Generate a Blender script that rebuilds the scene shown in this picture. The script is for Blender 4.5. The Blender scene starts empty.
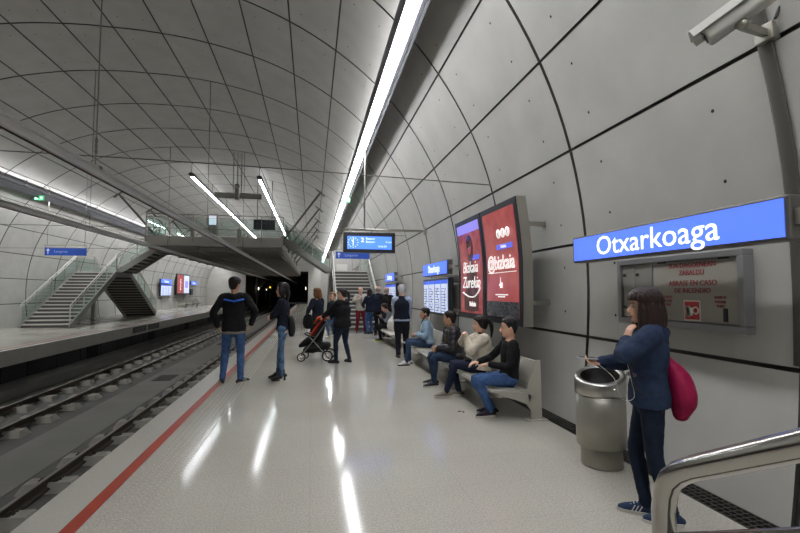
import bpy, bmesh, math, random
from mathutils import Vector as V, Matrix, noise
random.seed(7)
SC = bpy.context.scene
COL = SC.collection
R = math.radians

# ------------------------------------------------------------------ materials
def lin(c):
    if isinstance(c, str):
        c = [int(c[i:i+2], 16) / 255 for i in (0, 2, 4)]
    return tuple((x / 12.92 if x <= .04045 else ((x + .055) / 1.055) ** 2.4) for x in c)

MATS = {}
def mat(key, col, rough=.6, metal=0., var=.0, vscale=8., bump=0., bscale=40., stretch=None, emit=0., spec=.5, coat=0., aniso=None, alpha=None):
    if key in MATS: return MATS[key]
    m = bpy.data.materials.new(key); m.use_nodes = True
    nt = m.node_tree; b = nt.nodes['Principled BSDF']
    c = lin(col)
    b.inputs['Base Color'].default_value = (*c, 1)
    b.inputs['Roughness'].default_value = rough
    b.inputs['Metallic'].default_value = metal
    b.inputs['Specular IOR Level'].default_value = spec
    b.inputs['Coat Weight'].default_value = coat
    if emit:
        b.inputs['Emission Color'].default_value = (*c, 1)
        b.inputs['Emission Strength'].default_value = emit
    if var or bump:
        tc = nt.nodes.new('ShaderNodeTexCoord'); mp = nt.nodes.new('ShaderNodeMapping')
        nt.links.new(tc.outputs['Object'], mp.inputs['Vector'])
        if stretch: mp.inputs['Scale'].default_value = stretch
    if var:
        n = nt.nodes.new('ShaderNodeTexNoise'); n.inputs['Scale'].default_value = vscale; n.inputs['Detail'].default_value = 5
        nt.links.new(mp.outputs[0], n.inputs['Vector'])
        r = nt.nodes.new('ShaderNodeValToRGB')
        r.color_ramp.elements[0].position = .3; r.color_ramp.elements[1].position = .7
        r.color_ramp.elements[0].color = (*[x * (1 - var) for x in c], 1)
        r.color_ramp.elements[1].color = (*[min(1, x * (1 + var)) for x in c], 1)
        nt.links.new(n.outputs['Fac'], r.inputs[0]); nt.links.new(r.outputs[0], b.inputs['Base Color'])
    if bump:
        n2 = nt.nodes.new('ShaderNodeTexNoise'); n2.inputs['Scale'].default_value = bscale; n2.inputs['Detail'].default_value = 4
        nt.links.new(mp.outputs[0], n2.inputs['Vector'])
        bp = nt.nodes.new('ShaderNodeBump'); bp.inputs['Strength'].default_value = bump; bp.inputs['Distance'].default_value = .02
        nt.links.new(n2.outputs['Fac'], bp.inputs['Height']); nt.links.new(bp.outputs[0], b.inputs['Normal'])
    MATS[key] = m
    return m

def floor_mat(key, col, speck=.12, rough=.16):
    if key in MATS: return MATS[key]
    m = bpy.data.materials.new(key); m.use_nodes = True
    nt = m.node_tree; b = nt.nodes['Principled BSDF']; N = nt.nodes.new; L = nt.links.new
    c = lin(col)
    tc = N('ShaderNodeTexCoord')
    n1 = N('ShaderNodeTexNoise'); n1.inputs['Scale'].default_value = 70; n1.inputs['Detail'].default_value = 3
    n2 = N('ShaderNodeTexNoise'); n2.inputs['Scale'].default_value = .7; n2.inputs['Detail'].default_value = 5
    L(tc.outputs['Object'], n1.inputs['Vector']); L(tc.outputs['Object'], n2.inputs['Vector'])
    r1 = N('ShaderNodeValToRGB'); r1.color_ramp.elements[0].position = .35; r1.color_ramp.elements[1].position = .62
    r1.color_ramp.elements[0].color = (*[x * (1 - speck * 1.6) for x in c], 1)
    r1.color_ramp.elements[1].color = (*[min(1, x * (1 + speck)) for x in c], 1)
    L(n1.outputs['Fac'], r1.inputs[0])
    r2 = N('ShaderNodeValToRGB'); r2.color_ramp.elements[0].position = .3; r2.color_ramp.elements[1].position = .75
    r2.color_ramp.elements[0].color = (.88, .88, .87, 1); r2.color_ramp.elements[1].color = (1, 1, 1, 1)
    L(n2.outputs['Fac'], r2.inputs[0])
    mx = N('ShaderNodeMixRGB'); mx.blend_type = 'MULTIPLY'; mx.inputs[0].default_value = 1
    L(r1.outputs[0], mx.inputs[1]); L(r2.outputs[0], mx.inputs[2])
    # fine square tile joints
    br = N('ShaderNodeTexBrick'); br.offset = 0; br.inputs['Scale'].default_value = 1
    br.inputs['Brick Width'].default_value = .6; br.inputs['Row Height'].default_value = .6
    br.inputs['Mortar Size'].default_value = .0025; br.inputs['Mortar Smooth'].default_value = .3
    br.inputs['Color1'].default_value = (1, 1, 1, 1); br.inputs['Color2'].default_value = (.985, .985, .985, 1)
    br.inputs['Mortar'].default_value = (.86, .86, .85, 1)
    L(tc.outputs['Object'], br.inputs['Vector'])
    mx2 = N('ShaderNodeMixRGB'); mx2.blend_type = 'MULTIPLY'; mx2.inputs[0].default_value = 1
    L(mx.outputs[0], mx2.inputs[1]); L(br.outputs['Color'], mx2.inputs[2])
    L(mx2.outputs[0], b.inputs['Base Color'])
    rr = N('ShaderNodeMapRange'); rr.inputs['To Min'].default_value = rough * .75; rr.inputs['To Max'].default_value = rough * 1.35
    b.inputs['Specular IOR Level'].default_value = .2
    L(n2.outputs['Fac'], rr.inputs['Value']); L(rr.outputs[0], b.inputs['Roughness'])
    MATS[key] = m
    return m

def brick_mat(key, col, bw, rh, mortar=.9):
    if key in MATS: return MATS[key]
    m = bpy.data.materials.new(key); m.use_nodes = True
    nt = m.node_tree; b = nt.nodes['Principled BSDF']; N = nt.nodes.new; L = nt.links.new
    c = lin(col); tc = N('ShaderNodeTexCoord'); mp = N('ShaderNodeMapping'); mp.inputs['Rotation'].default_value = (R(90), 0, 0)
    br = N('ShaderNodeTexBrick'); br.inputs['Scale'].default_value = 1
    br.inputs['Brick Width'].default_value = bw; br.inputs['Row Height'].default_value = rh; br.inputs['Mortar Size'].default_value = .012
    br.inputs['Color1'].default_value = (*c, 1); br.inputs['Color2'].default_value = (*[x * .93 for x in c], 1)
    br.inputs['Mortar'].default_value = (*[x * mortar for x in c], 1)
    L(tc.outputs['Object'], mp.inputs['Vector']); L(mp.outputs[0], br.inputs['Vector']); L(br.outputs['Color'], b.inputs['Base Color'])
    b.inputs['Roughness'].default_value = .22
    MATS[key] = m
    return m

def glass_mat(key, tint=(.86, .92, .9), refl=.09):
    if key in MATS: return MATS[key]
    m = bpy.data.materials.new(key); m.use_nodes = True
    nt = m.node_tree; nt.nodes.clear(); N = nt.nodes.new; L = nt.links.new
    o = N('ShaderNodeOutputMaterial'); mx = N('ShaderNodeMixShader'); t = N('ShaderNodeBsdfTransparent'); g = N('ShaderNodeBsdfGlossy')
    t.inputs['Color'].default_value = (*tint, 1); g.inputs['Roughness'].default_value = .03; g.inputs['Color'].default_value = (.9, .95, .93, 1)
    lw = N('ShaderNodeLayerWeight'); lw.inputs['Blend'].default_value = .5
    pw = N('ShaderNodeMath'); pw.operation = 'POWER'; pw.inputs[1].default_value = 5; L(lw.outputs['Facing'], pw.inputs[0])
    mr = N('ShaderNodeMath'); mr.operation = 'MULTIPLY_ADD'; mr.inputs[1].default_value = .5; mr.inputs[2].default_value = refl - .04
    L(pw.outputs[0], mr.inputs[0]); L(mr.outputs[0], mx.inputs[0]); L(t.outputs[0], mx.inputs[1]); L(g.outputs[0], mx.inputs[2]); L(mx.outputs[0], o.inputs[0])
    MATS[key] = m
    return m

STEEL = mat('brushed_steel', 'A8A59C', .3, 1., bump=.04, bscale=300, stretch=(1, 1, .05))
STEEL_POL = mat('polished_steel', 'B8B6B0', .14, 1.)
STEEL_SATIN = mat('satin_grey_steel', 'A5A298', .42, .85, var=.05, vscale=3)
ALU = mat('painted_aluminium', '9C9B97', .45, .5)
GREY_PAINT = mat('grey_paint', '84837F', .5, .2, var=.05)
DARK_PAINT = mat('dark_grey_paint', '43423F', .5, .2)
BLACK = mat('matte_black', '17171A', .5)
RUBBER = mat('black_rubber', '121213', .75)
GLASS = glass_mat('clear_glass')

# ------------------------------------------------------------------ mesh builder
ORIGIN = {}
class MB:
    def __init__(s): s.v = []; s.f = []; s.m = []; s.sm = []
    def face(s, idx, m=0, sm=False): s.f.append(tuple(idx)); s.m.append(m); s.sm.append(sm)
    def add(s, vs, fs, m=0, sm=False):
        o = len(s.v); s.v += [V(p) for p in vs]
        for f in fs: s.face([o + i for i in f], m, sm)
        return s
    def quad(s, a, b, c, d, m=0): return s.add([a, b, c, d], [(0, 1, 2, 3)], m)
    def box(s, x0, x1, y0, y1, z0, z1, m=0):
        vs = [(x, y, z) for x in (x0, x1) for y in (y0, y1) for z in (z0, z1)]
        return s.add(vs, [(0, 1, 3, 2), (4, 6, 7, 5), (0, 4, 5, 1), (2, 3, 7, 6), (0, 2, 6, 4), (1, 5, 7, 3)], m)
    def bbox(s, x0, x1, y0, y1, z0, z1, bev=.01, m=0, seg=2, mtx=None):
        bm = bmesh.new(); bmesh.ops.create_cube(bm, size=1)
        for v in bm.verts: v.co = V(((x0 + x1) / 2 + v.co.x * (x1 - x0), (y0 + y1) / 2 + v.co.y * (y1 - y0), (z0 + z1) / 2 + v.co.z * (z1 - z0)))
        bmesh.ops.bevel(bm, geom=bm.edges[:], offset=bev, segments=seg, affect='EDGES', profile=.5)
        bm.verts.index_update()
        vs = [v.co.copy() for v in bm.verts]; fs = [[v.index for v in f.verts] for f in bm.faces]; bm.free()
        if mtx is not None: vs = [mtx @ v for v in vs]
        return s.add(vs, fs, m)
    def prism(s, poly, d, m=0):
        """closed polygon (list of 3D points) swept along d"""
        n = len(poly); d = V(d); a = [V(p) for p in poly]
        vs = a + [p + d for p in a]
        fs = [tuple(range(n))[::-1], tuple(range(n, 2 * n))] + [(i, (i + 1) % n, n + (i + 1) % n, n + i) for i in range(n)]
        return s.add(vs, fs, m)
    def beam(s, a, b, w, h, up=(0, 0, 1), m=0):
        a, b = V(a), V(b); t = (b - a).normalized(); r = t.cross(V(up)).normalized(); u = r.cross(t)
        q = [a + r * i * w / 2 + u * j * h / 2 for i, j in ((-1, -1), (1, -1), (1, 1), (-1, 1))]
        return s.prism(q, b - a, m)
    def tube(s, pts, rad, n=10, m=0, right=None, sub=0, cap=True, round_=False):
        P = [V(p) for p in pts]
        k = len(P)
        if not isinstance(rad, (list, tuple)): rad = [rad] * k
        Rd = [(r, r) if not isinstance(r, (list, tuple)) else tuple(r) for r in rad]
        if right is None: RT = None
        elif isinstance(right, list): RT = [V(r) for r in right]
        else: RT = [V(right)] * k
        if sub:
            def cr(A, i, t):
                p0, p1, p2, p3 = A[max(i - 1, 0)], A[i], A[i + 1], A[min(i + 2, len(A) - 1)]
                return .5 * ((2 * p1) + (p2 - p0) * t + (2 * p0 - 5 * p1 + 4 * p2 - p3) * t * t + (3 * p1 - p0 - 3 * p2 + p3) * t ** 3)
            A = P; B = [V((r[0], r[1], 0)) for r in Rd]
            NP, NR, NT = [], [], []
            for i in range(k - 1):
                for j in range(sub):
                    t = j / sub
                    NP.append(cr(A, i, t)); q = cr(B, i, t); NR.append((max(q.x, 1e-4), max(q.y, 1e-4)))
                    if RT: NT.append(RT[i].lerp(RT[i + 1], t))
            NP.append(A[-1]); NR.append(Rd[-1])
            if RT: NT.append(RT[-1]); RT = NT
            P, Rd = NP, NR; k = len(P)
        tang = [(P[min(i + 1, k - 1)] - P[max(i - 1, 0)]).normalized() for i in range(k)]
        if RT is None:
            ref = V((0, 0, 1)) if abs(tang[0].z) < .9 else V((1, 0, 0))
            r = tang[0].cross(ref).normalized(); RT = []
            for t in tang:
                r = (r - t * r.dot(t)).normalized(); RT.append(r.copy())
        rings = []
        def ring(c, r_, u_, a, b):
            o = len(s.v)
            for j in range(n):
                th = 2 * math.pi * j / n
                s.v.append(c + r_ * math.cos(th) * a + u_ * math.sin(th) * b)
            rings.append(o)
        fr = []
        for i in range(k):
            t = tang[i]; r = (RT[i] - t * RT[i].dot(t)).normalized(); u = r.cross(t).normalized() * -1
            fr.append((r, u))
        if round_:
            a, b = Rd[0]; q = min(a, b)
            for ang in (75, 50, 25):
                ring(P[0] - tang[0] * q * math.sin(R(ang)), *fr[0], a * math.cos(R(ang)), b * math.cos(R(ang)))
        for i in range(k): ring(P[i], *fr[i], *Rd[i])
        if round_:
            a, b = Rd[-1]; q = min(a, b)
            for ang in (25, 50, 75):
                ring(P[-1] + tang[-1] * q * math.sin(R(ang)), *fr[-1], a * math.cos(R(ang)), b * math.cos(R(ang)))
        for a, b in zip(rings, rings[1:]):
            for j in range(n):
                s.face((a + j, a + (j + 1) % n, b + (j + 1) % n, b + j), m, True)
        if cap:
            s.face([rings[0] + j for j in range(n)][::-1], m); s.face([rings[-1] + j for j in range(n)], m)
        return s
    def ball(s, c, r, m=0, n=12, rot=None):
        c = V(c); r = (r, r, r) if not isinstance(r, (list, tuple)) else r
        vs = []; fs = []
        k = max(6, n * 2 // 3)
        for i in range(1, k):
            a = math.pi * i / k
            for j in range(n):
                b = 2 * math.pi * j / n
                p = V((math.sin(a) * math.cos(b) * r[0], math.sin(a) * math.sin(b) * r[1], math.cos(a) * r[2]))
                if rot is not None: p = rot @ p
                vs.append(c + p)
        p0 = V((0, 0, r[2])); p1 = V((0, 0, -r[2]))
        if rot is not None: p0 = rot @ p0; p1 = rot @ p1
        vs += [c + p0, c + p1]; t = len(vs) - 2
        for i in range(k - 2):
            for j in range(n): fs.append((i * n + j, (i + 1) * n + j, (i + 1) * n + (j + 1) % n, i * n + (j + 1) % n))
        for j in range(n):
            fs.append((t, j, (j + 1) % n)); o = (k - 2) * n; fs.append((t + 1, o + (j + 1) % n, o + j))
        return s.add(vs, fs, m, True)
    def lathe(s, c, prof, n=24, m=0):
        c = V(c); o = len(s.v)
        for r, z in prof:
            for j in range(n):
                a = 2 * math.pi * j / n; s.v.append(c + V((r * math.cos(a), r * math.sin(a), z)))
        for i in range(len(prof) - 1):
            for j in range(n): s.face((o + i * n + j, o + i * n + (j + 1) % n, o + (i + 1) * n + (j + 1) % n, o + (i + 1) * n + j), m, True)
        return s
    def xf(s, M): s.v = [M @ p for p in s.v]; return s
    def build(s, name, mats, parent=None, local=False, fixn=True):
        me = bpy.data.meshes.new(name)
        o = V((0, 0, 0))
        if parent is not None and not local: o = ORIGIN.get(parent.name, V((0, 0, 0)))
        me.from_pydata([tuple(p - o) for p in s.v], [], s.f)
        if not isinstance(mats, (list, tuple)): mats = [mats]
        for mm in mats: me.materials.append(mm)
        me.polygons.foreach_set('material_index', s.m); me.polygons.foreach_set('use_smooth', s.sm)
        if fixn:
            bm = bmesh.new(); bm.from_mesh(me); bmesh.ops.recalc_face_normals(bm, faces=bm.faces); bm.to_mesh(me); bm.free()
        me.update()
        ob = bpy.data.objects.new(name, me); COL.objects.link(ob)
        if parent is not None: ob.parent = parent; ORIGIN[ob.name] = o
        return ob

def tag(o, label, cat, group=None, kind=None):
    o['label'] = label; o['category'] = cat
    if group: o['group'] = group
    if kind: o['kind'] = kind
    return o
def struct(o): o['kind'] = 'structure'; return o
def thing(name, label, cat, loc, group=None, rz=0):
    o = bpy.data.objects.new(name, None); COL.objects.link(o); o.empty_display_size = .1
    o.location = loc; o.rotation_euler = (0, 0, rz); ORIGIN[o.name] = V(loc)
    return tag(o, label, cat, group)
def solo(mb, name, mats, label, cat, group=None, origin=None):
    """a thing made of one mesh, its origin at its base"""
    xs = [p.x for p in mb.v]; ys = [p.y for p in mb.v]; zs = [p.z for p in mb.v]
    c = V(origin) if origin else V(((min(xs) + max(xs)) / 2, (min(ys) + max(ys)) / 2, min(zs)))
    mb.v = [p - c for p in mb.v]
    o = mb.build(name, mats); o.location = c
    return tag(o, label, cat, group)
def copy_tree(o, loc, label=None, parent=None):
    c = o.copy(); COL.objects.link(c)
    if parent is None: c.location = loc
    else: c.parent = parent
    if label: c['label'] = label
    for ch in list(o.children): copy_tree(ch, None, None, c)
    return c

def text_mesh(body, size, M, m, parent, name='lettering', sx=1., extr=.0015, align='CENTER', shear=0., bold=0.):
    cu = bpy.data.curves.new(name, 'FONT'); cu.body = body; cu.size = size; cu.extrude = extr; cu.align_x = align; cu.align_y = 'CENTER'
    cu.shear = shear; cu.resolution_u = 3; cu.offset = bold
    t = bpy.data.objects.new(name, cu); COL.objects.link(t)
    dg = bpy.context.evaluated_depsgraph_get()
    me = bpy.data.meshes.new_from_object(t.evaluated_get(dg))
    bpy.data.objects.remove(t); 
    o = ORIGIN.get(parent.name, V((0, 0, 0))) if parent is not None else V((0, 0, 0))
    S = Matrix.Diagonal((sx, 1, 1, 1))
    me.transform(Matrix.Translation(-o) @ M @ S)
    me.materials.clear(); me.materials.append(m)
    ob = bpy.data.objects.new(name, me); COL.objects.link(ob)
    if parent is not None: ob.parent = parent; ORIGIN[ob.name] = o
    return ob
def frame(origin, ex, ey):
    ex, ey = V(ex).normalized(), V(ey); ey = (ey - ex * ey.dot(ex)).normalized(); ez = ex.cross(ey)
    M = Matrix.Identity(4)
    for i, c in enumerate((ex, ey, ez)):
        for j in range(3): M[j][i] = c[j]
    M.translation = V(origin)
    return M
def remesh(mb, voxel, smooth=4, noise_amp=0., noise_f=(10, 10, 10), fac=.5, lump=None):
    me = bpy.data.meshes.new('tmp'); me.from_pydata([tuple(p) for p in mb.v], [], mb.f)
    bm = bmesh.new(); bm.from_mesh(me); bmesh.ops.recalc_face_normals(bm, faces=bm.faces); bm.to_mesh(me); bm.free()
    ob = bpy.data.objects.new('tmp', me); COL.objects.link(ob)
    a = ob.modifiers.new('r', 'REMESH'); a.mode = 'VOXEL'; a.voxel_size = voxel; a.use_smooth_shade = True
    if smooth:
        b = ob.modifiers.new('s', 'SMOOTH'); b.iterations = smooth; b.factor = fac
    dg = bpy.context.evaluated_depsgraph_get()
    out = bpy.data.meshes.new_from_object(ob.evaluated_get(dg))
    bpy.data.objects.remove(ob); bpy.data.meshes.remove(me)
    if noise_amp:
        f = V(noise_f)
        nor = [v.normal.copy() for v in out.vertices]
        for v, n_ in zip(out.vertices, nor):
            p = V((v.co.x * f.x, v.co.y * f.y, v.co.z * f.z))
            v.co += n_ * noise_amp * (noise.noise(p) + .5 * noise.noise(p * 2.1))
    out.polygons.foreach_set('use_smooth', [True] * len(out.polygons))
    return out
def link_mesh(name, me, mats, parent):
    me.materials.clear()
    for mm in (mats if isinstance(mats, (list, tuple)) else [mats]): me.materials.append(mm)
    ob = bpy.data.objects.new(name, me); COL.objects.link(ob); ob.parent = parent
    ORIGIN[ob.name] = ORIGIN.get(parent.name, V((0, 0, 0)))
    me.name = name
    return ob
# ------------------------------------------------------------------ the setting
XC = -4.95
Y0, Y1 = -9.6, 61.0
PROF = [(8.04, -.02), (8.13, .55), (8.19, 1.2), (8.2, 1.9), (8.14, 2.6), (8.0, 3.3), (7.79, 3.95), (7.5, 4.58), (7.12, 5.2), (6.62, 5.83), (6.0, 6.42),
        (5.25, 6.95), (4.4, 7.4), (3.35, 7.78), (2.0, 8.06), (.8, 8.17), (0, 8.18)]
def vault_curve():
    pts = [V((a, 0, b)) for a, b in PROF]; pts.append(V((-.8, 0, 8.17)))
    out = []
    for i in range(len(pts) - 2):
        p0, p1, p2, p3 = pts[max(i - 1, 0)], pts[i], pts[i + 1], pts[i + 2]
        for j in range(24):
            t = j / 24
            out.append(.5 * ((2 * p1) + (p2 - p0) * t + (2 * p0 - 5 * p1 + 4 * p2 - p3) * t * t + (3 * p1 - p0 - 3 * p2 + p3) * t ** 3))
    out.append(pts[-2]); return out
CUR = vault_curve(); ARC = [0.]
for a, b in zip(CUR, CUR[1:]): ARC.append(ARC[-1] + (b - a).length)
LEN = ARC[-1]
def vault(s, off=0.):
    """point and inward normal on the right half at arc length s from the floor"""
    import bisect
    i = min(max(bisect.bisect_right(ARC, s) - 1, 0), len(ARC) - 2)
    t = (s - ARC[i]) / (ARC[i + 1] - ARC[i]); p = CUR[i].lerp(CUR[i + 1], t)
    d = (CUR[i + 1] - CUR[i]).normalized(); n = V((-abs(d.z) if d.z > 0 else d.z, 0, d.x)); n = V((-d.z, 0, d.x))
    return p + n * off
def wall_x(z):
    """x of the right wall's face at height z"""
    for a, b in zip(CUR, CUR[1:]):
        if a.z <= z <= b.z: return XC + a.x + (b.x - a.x) * (z - a.z) / max(1e-6, b.z - a.z)
    return XC + CUR[0].x
PW = 1.13
JO = sorted([LEN - PW * k for k in range(1, 12)])            # joints; the last one is the crown's
BOUND = [0.] + JO + [LEN]
RINGS = [4.87 + 2.4 * k for k in range(-6, 24)]
RINGS = [r for r in RINGS if Y0 < r < Y1]
YB = [Y0] + RINGS + [Y1]
CONC = mat('precast_concrete', 'AEADA7', .62, var=.075, vscale=1.6, bump=.05, bscale=6, stretch=(1, 1, 1.0))
JOINT = mat('joint_shadow_gap', '4B4A46', .8)
HOLE = mat('formwork_hole', '2A2926', .9)

def vault_part(name, k0, k1, side):
    b = MB(); g = .017; depth = .04
    sg = 1 if side == 'R' else -1
    def P(s, y, off=0.):
        p = vault(s, off); return V((XC + sg * p.x, y, p.z))
    NS = 4; gy = .026
    for k in range(k0, k1):
        s0, s1 = BOUND[k] + (g if k > 0 else 0), BOUND[k + 1] - (g if k < len(BOUND) - 2 or True else 0)
        for y0, y1 in zip(YB, YB[1:]):
            a, c = y0 + gy, y1 - gy
            o = len(b.v)
            for i in range(NS + 1):
                s = s0 + (s1 - s0) * i / NS
                b.v += [P(s, a), P(s, c), P(s, a), P(s, c), P(s, a, -depth), P(s, c, -depth)]
            for i in range(NS):
                q = o + 6 * i
                b.face((q, q + 1, q + 7, q + 6), 0, True)
                b.face((q + 2, q + 8, q + 10, q + 4), 1); b.face((q + 3, q + 5, q + 11, q + 9), 1)
            b.face((o + 2, o + 4, o + 5, o + 3), 1); e = o + 6 * NS; b.face((e + 2, e + 3, e + 5, e + 4), 1)
            
            if y1 - y0 > 2 and k > 0:
                for fs, fy in ((.24, .2), (.24, .8), (.76, .2), (.76, .8)):
                    s = s0 + (s1 - s0) * fs; y = a + (c - a) * fy
                    c0 = P(s, y, .003); e1 = (P(s + .02, y, .003) - c0).normalized() * .016; e2 = V((0, .016, 0))
                    b.add([c0 + e1 * math.cos(t) + e2 * math.sin(t) for t in [2 * math.pi * q / 6 for q in range(6)]], [tuple(range(6))], 2)
    # backing behind the joints
    n = max(2, (k1 - k0) * 3); s0, s1 = BOUND[k0], BOUND[k1]; o = len(b.v)
    for i in range(n + 1):
        s = s0 + (s1 - s0) * i / n; b.v += [P(s, Y0, -depth), P(s, Y1, -depth)]
    for i in range(n): b.face((o + 2 * i, o + 2 * i + 1, o + 2 * i + 3, o + 2 * i + 2), 1)
    return struct(b.build(name, [CONC, JOINT, HOLE], fixn=False))
NK = len(BOUND) - 1
vault_part('wall_right', 0, 5, 'R'); vault_part('wall_left', 0, 5, 'L')
def ceil():
    a = vault_part('ceiling', 5, NK, 'R'); c = vault_part('ceiling_left', 5, NK, 'L')
    bm = bmesh.new(); bm.from_mesh(a.data); bm.from_mesh(c.data); bm.to_mesh(a.data); bm.free()
    bpy.data.objects.remove(c)
ceil()

# platforms
XR = -1.92; XL = -8.0; XRED = -1.555
FLOOR = floor_mat('polished_terrazzo_floor', 'B6B2A8', .1, .10)
FLOOR_L = floor_mat('polished_terrazzo_floor_opposite', 'B6B2A8', .08, .15)
EDGE = mat('platform_edge_concrete', 'B4B2AB', .5, var=.06, vscale=3, bump=.03, bscale=60)
EDGETOP = mat('pale_edge_terrazzo', 'B0ADA4', .3, var=.06, vscale=40)
b = MB(); b.box(XR + .33, 2.86, Y0, Y1, -.4, 0); b.box(2.86, 3.2, Y0, Y1, -.4, -.02)
struct(b.build('floor', [FLOOR]))
b = MB(); b.box(XR, XR + .33, Y0, Y1, -.4, 0); struct(b.build('trim_1', [EDGETOP])) # kerb slab at the platform edge
b = MB(); b.box(XRED - .052, XRED + .052, Y0, Y1, -.001, .003)
struct(b.build('trim_2', [mat('red_safety_line', '9C3A26', .4, var=.08, vscale=6)]))
# tactile strip: rows of small studs
b = MB()
TACT = mat('tactile_paving', 'ABA79D', .7)
y = 1.6
while y < 22:
    x = -1.40
    while x < -1.05:
        b.lathe((x, y, .0), [(.014, 0), (.011, .0025), (.0001, .003)], 6); x += .06
    y += .06
struct(b.build('trim_3', [TACT], fixn=False))
b = MB(); b.box(XL - 5.3, XL - .12, Y0, Y1, -.4, 0, 0); b.box(XL - .12, XL, Y0, Y1, -.42, 0, 1)
b.box(XL - .42, XL - .36, Y0, Y1, .0, .003, 2)
struct(b.build('floor_opposite', [FLOOR_L, EDGE, MATS['red_safety_line']]))
# recess walls under the platforms
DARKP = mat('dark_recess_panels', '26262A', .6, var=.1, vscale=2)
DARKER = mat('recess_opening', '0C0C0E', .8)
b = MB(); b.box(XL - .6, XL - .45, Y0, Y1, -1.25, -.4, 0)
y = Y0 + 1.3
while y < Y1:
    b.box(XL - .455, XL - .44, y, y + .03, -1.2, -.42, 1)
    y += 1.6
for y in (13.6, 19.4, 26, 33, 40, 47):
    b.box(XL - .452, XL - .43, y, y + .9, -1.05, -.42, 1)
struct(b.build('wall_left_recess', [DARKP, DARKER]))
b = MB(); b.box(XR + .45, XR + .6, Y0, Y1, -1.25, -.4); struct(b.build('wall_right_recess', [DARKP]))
# track bed
BED = mat('trackbed_concrete', '5A5956', .8, var=.22, vscale=1.2, bump=.2, bscale=25)
BED2 = mat('centre_slab_concrete', '75746F', .75, var=.1, vscale=.9, bump=.08, bscale=25)
b = MB()
b.box(XL - .5, XR + .6, Y0, 110, -1.4, -1.25, 0)
b.box(-5.2, -4.15, Y0, 110, -1.26, -1.235, 1)
b.box(XL - .5, XL + .28, Y0, 110, -1.26, -.98, 1)
struct(b.build('floor_trackbed', [BED, BED2]))
# drain grate along the right wall
GR = mat('drain_grate_dark', '3A3833', .5, .5)
b = MB(); b.box(2.87, 3.085, Y0, 40, -.03, -.016, 1)
for x in (2.87, 2.925, 2.98, 3.035, 3.08): b.box(x - .006, x + .006, Y0, 40, -.015, .002, 0)
y = Y0
while y < 16:
    b.box(2.87, 3.085, y, y + .012, -.015, .001, 0); y += .05
struct(b.build('trim_4', [GR, mat('drain_black', '0B0B0A', .9)], fixn=False))

# end wall with the tunnel mouth, and the tunnel beyond
ENDW = brick_mat('end_wall_pale_blocks', 'BAB8B1', 1.2, .3)
OX0, OX1, OZ = -8.45, -.5, 4.3
b = MB()
b.box(XC - 8.5, OX0, Y1, Y1 + .3, -1.3, 8.4); b.box(OX1, XC + 8.5, Y1, Y1 + .3, -1.3, 8.4); b.box(OX0, OX1, Y1, Y1 + .3, OZ, 8.4)
struct(b.build('wall_end', [ENDW]))
b = MB(); b.box(XC - 8.5, XC + 8.5, Y0 - .3, Y0, -1.4, 8.4); struct(b.build('wall_back', [CONC]))
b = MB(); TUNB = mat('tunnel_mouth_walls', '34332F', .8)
ye = Y1 + 12
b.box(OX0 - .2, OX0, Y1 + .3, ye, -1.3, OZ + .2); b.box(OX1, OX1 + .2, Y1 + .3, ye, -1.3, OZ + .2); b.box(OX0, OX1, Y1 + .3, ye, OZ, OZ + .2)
pp = [V((XC + .47 + 3.95 * math.cos(math.pi * i / 16), ye, .6 + 3.7 * math.sin(math.pi * i / 16))) for i in range(17)]; pp[0].z = pp[-1].z = -1.3
qq = [V((p.x if 0 < i < 16 else (OX1 if i == 0 else OX0), ye, OZ + .2 if 0 < i < 16 else -1.3)) for i, p in enumerate(pp)]
for i in range(16): b.quad(pp[i], pp[i + 1], qq[i + 1], qq[i])
struct(b.build('wall_tunnel_mouth', [TUNB]))
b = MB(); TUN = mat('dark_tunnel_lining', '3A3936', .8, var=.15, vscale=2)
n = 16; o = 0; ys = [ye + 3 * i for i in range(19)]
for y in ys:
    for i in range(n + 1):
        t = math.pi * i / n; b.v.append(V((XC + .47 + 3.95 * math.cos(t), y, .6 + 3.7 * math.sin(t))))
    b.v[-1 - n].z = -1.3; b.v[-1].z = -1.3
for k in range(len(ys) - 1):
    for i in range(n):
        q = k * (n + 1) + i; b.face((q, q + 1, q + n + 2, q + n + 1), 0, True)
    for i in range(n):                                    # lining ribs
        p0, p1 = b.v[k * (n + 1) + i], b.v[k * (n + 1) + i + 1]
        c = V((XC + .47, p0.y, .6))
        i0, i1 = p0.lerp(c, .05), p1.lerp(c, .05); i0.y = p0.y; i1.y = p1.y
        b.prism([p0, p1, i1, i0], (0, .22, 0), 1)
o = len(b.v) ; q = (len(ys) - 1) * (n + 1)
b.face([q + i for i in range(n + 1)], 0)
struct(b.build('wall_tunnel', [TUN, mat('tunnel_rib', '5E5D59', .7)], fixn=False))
# ------------------------------------------------------------------ track, overhead line
RUST = mat('dark_rail_steel', '4A423A', .55, .6, var=.15, vscale=12)
RAILTOP = mat('worn_rail_head', '7A736A', .35, .9)
def rail(x, label):
    prof = [(-.065, -.15), (.065, -.15), (.065, -.135), (.012, -.12), (.012, -.045), (.035, -.035), (.035, -.004), (.026, 0), (-.026, 0), (-.035, -.004), (-.035, -.035), (-.012, -.045), (-.012, -.12), (-.065, -.135)]
    b = MB(); b.prism([(x + a, Y0, -1.05 + c) for a, c in prof], (0, 108 - Y0, 0), 0)
    b.box(x - .024, x + .024, Y0, 108, -1.0505, -1.0485, 1)
    t = thing('rail', label, 'rail', (x, 0, -1.2))
    b.build('rail_profile', [RUST, RAILTOP], t)
    return t
RX = {'A': -6.87, 'B': -5.85, 'C': -3.65, 'D': -2.65}
rail(RX['A'], 'dark steel rail farthest from the platform, beside the opposite kerb')
rail(RX['B'], 'dark steel rail of the far track, beside the central slab')
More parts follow.
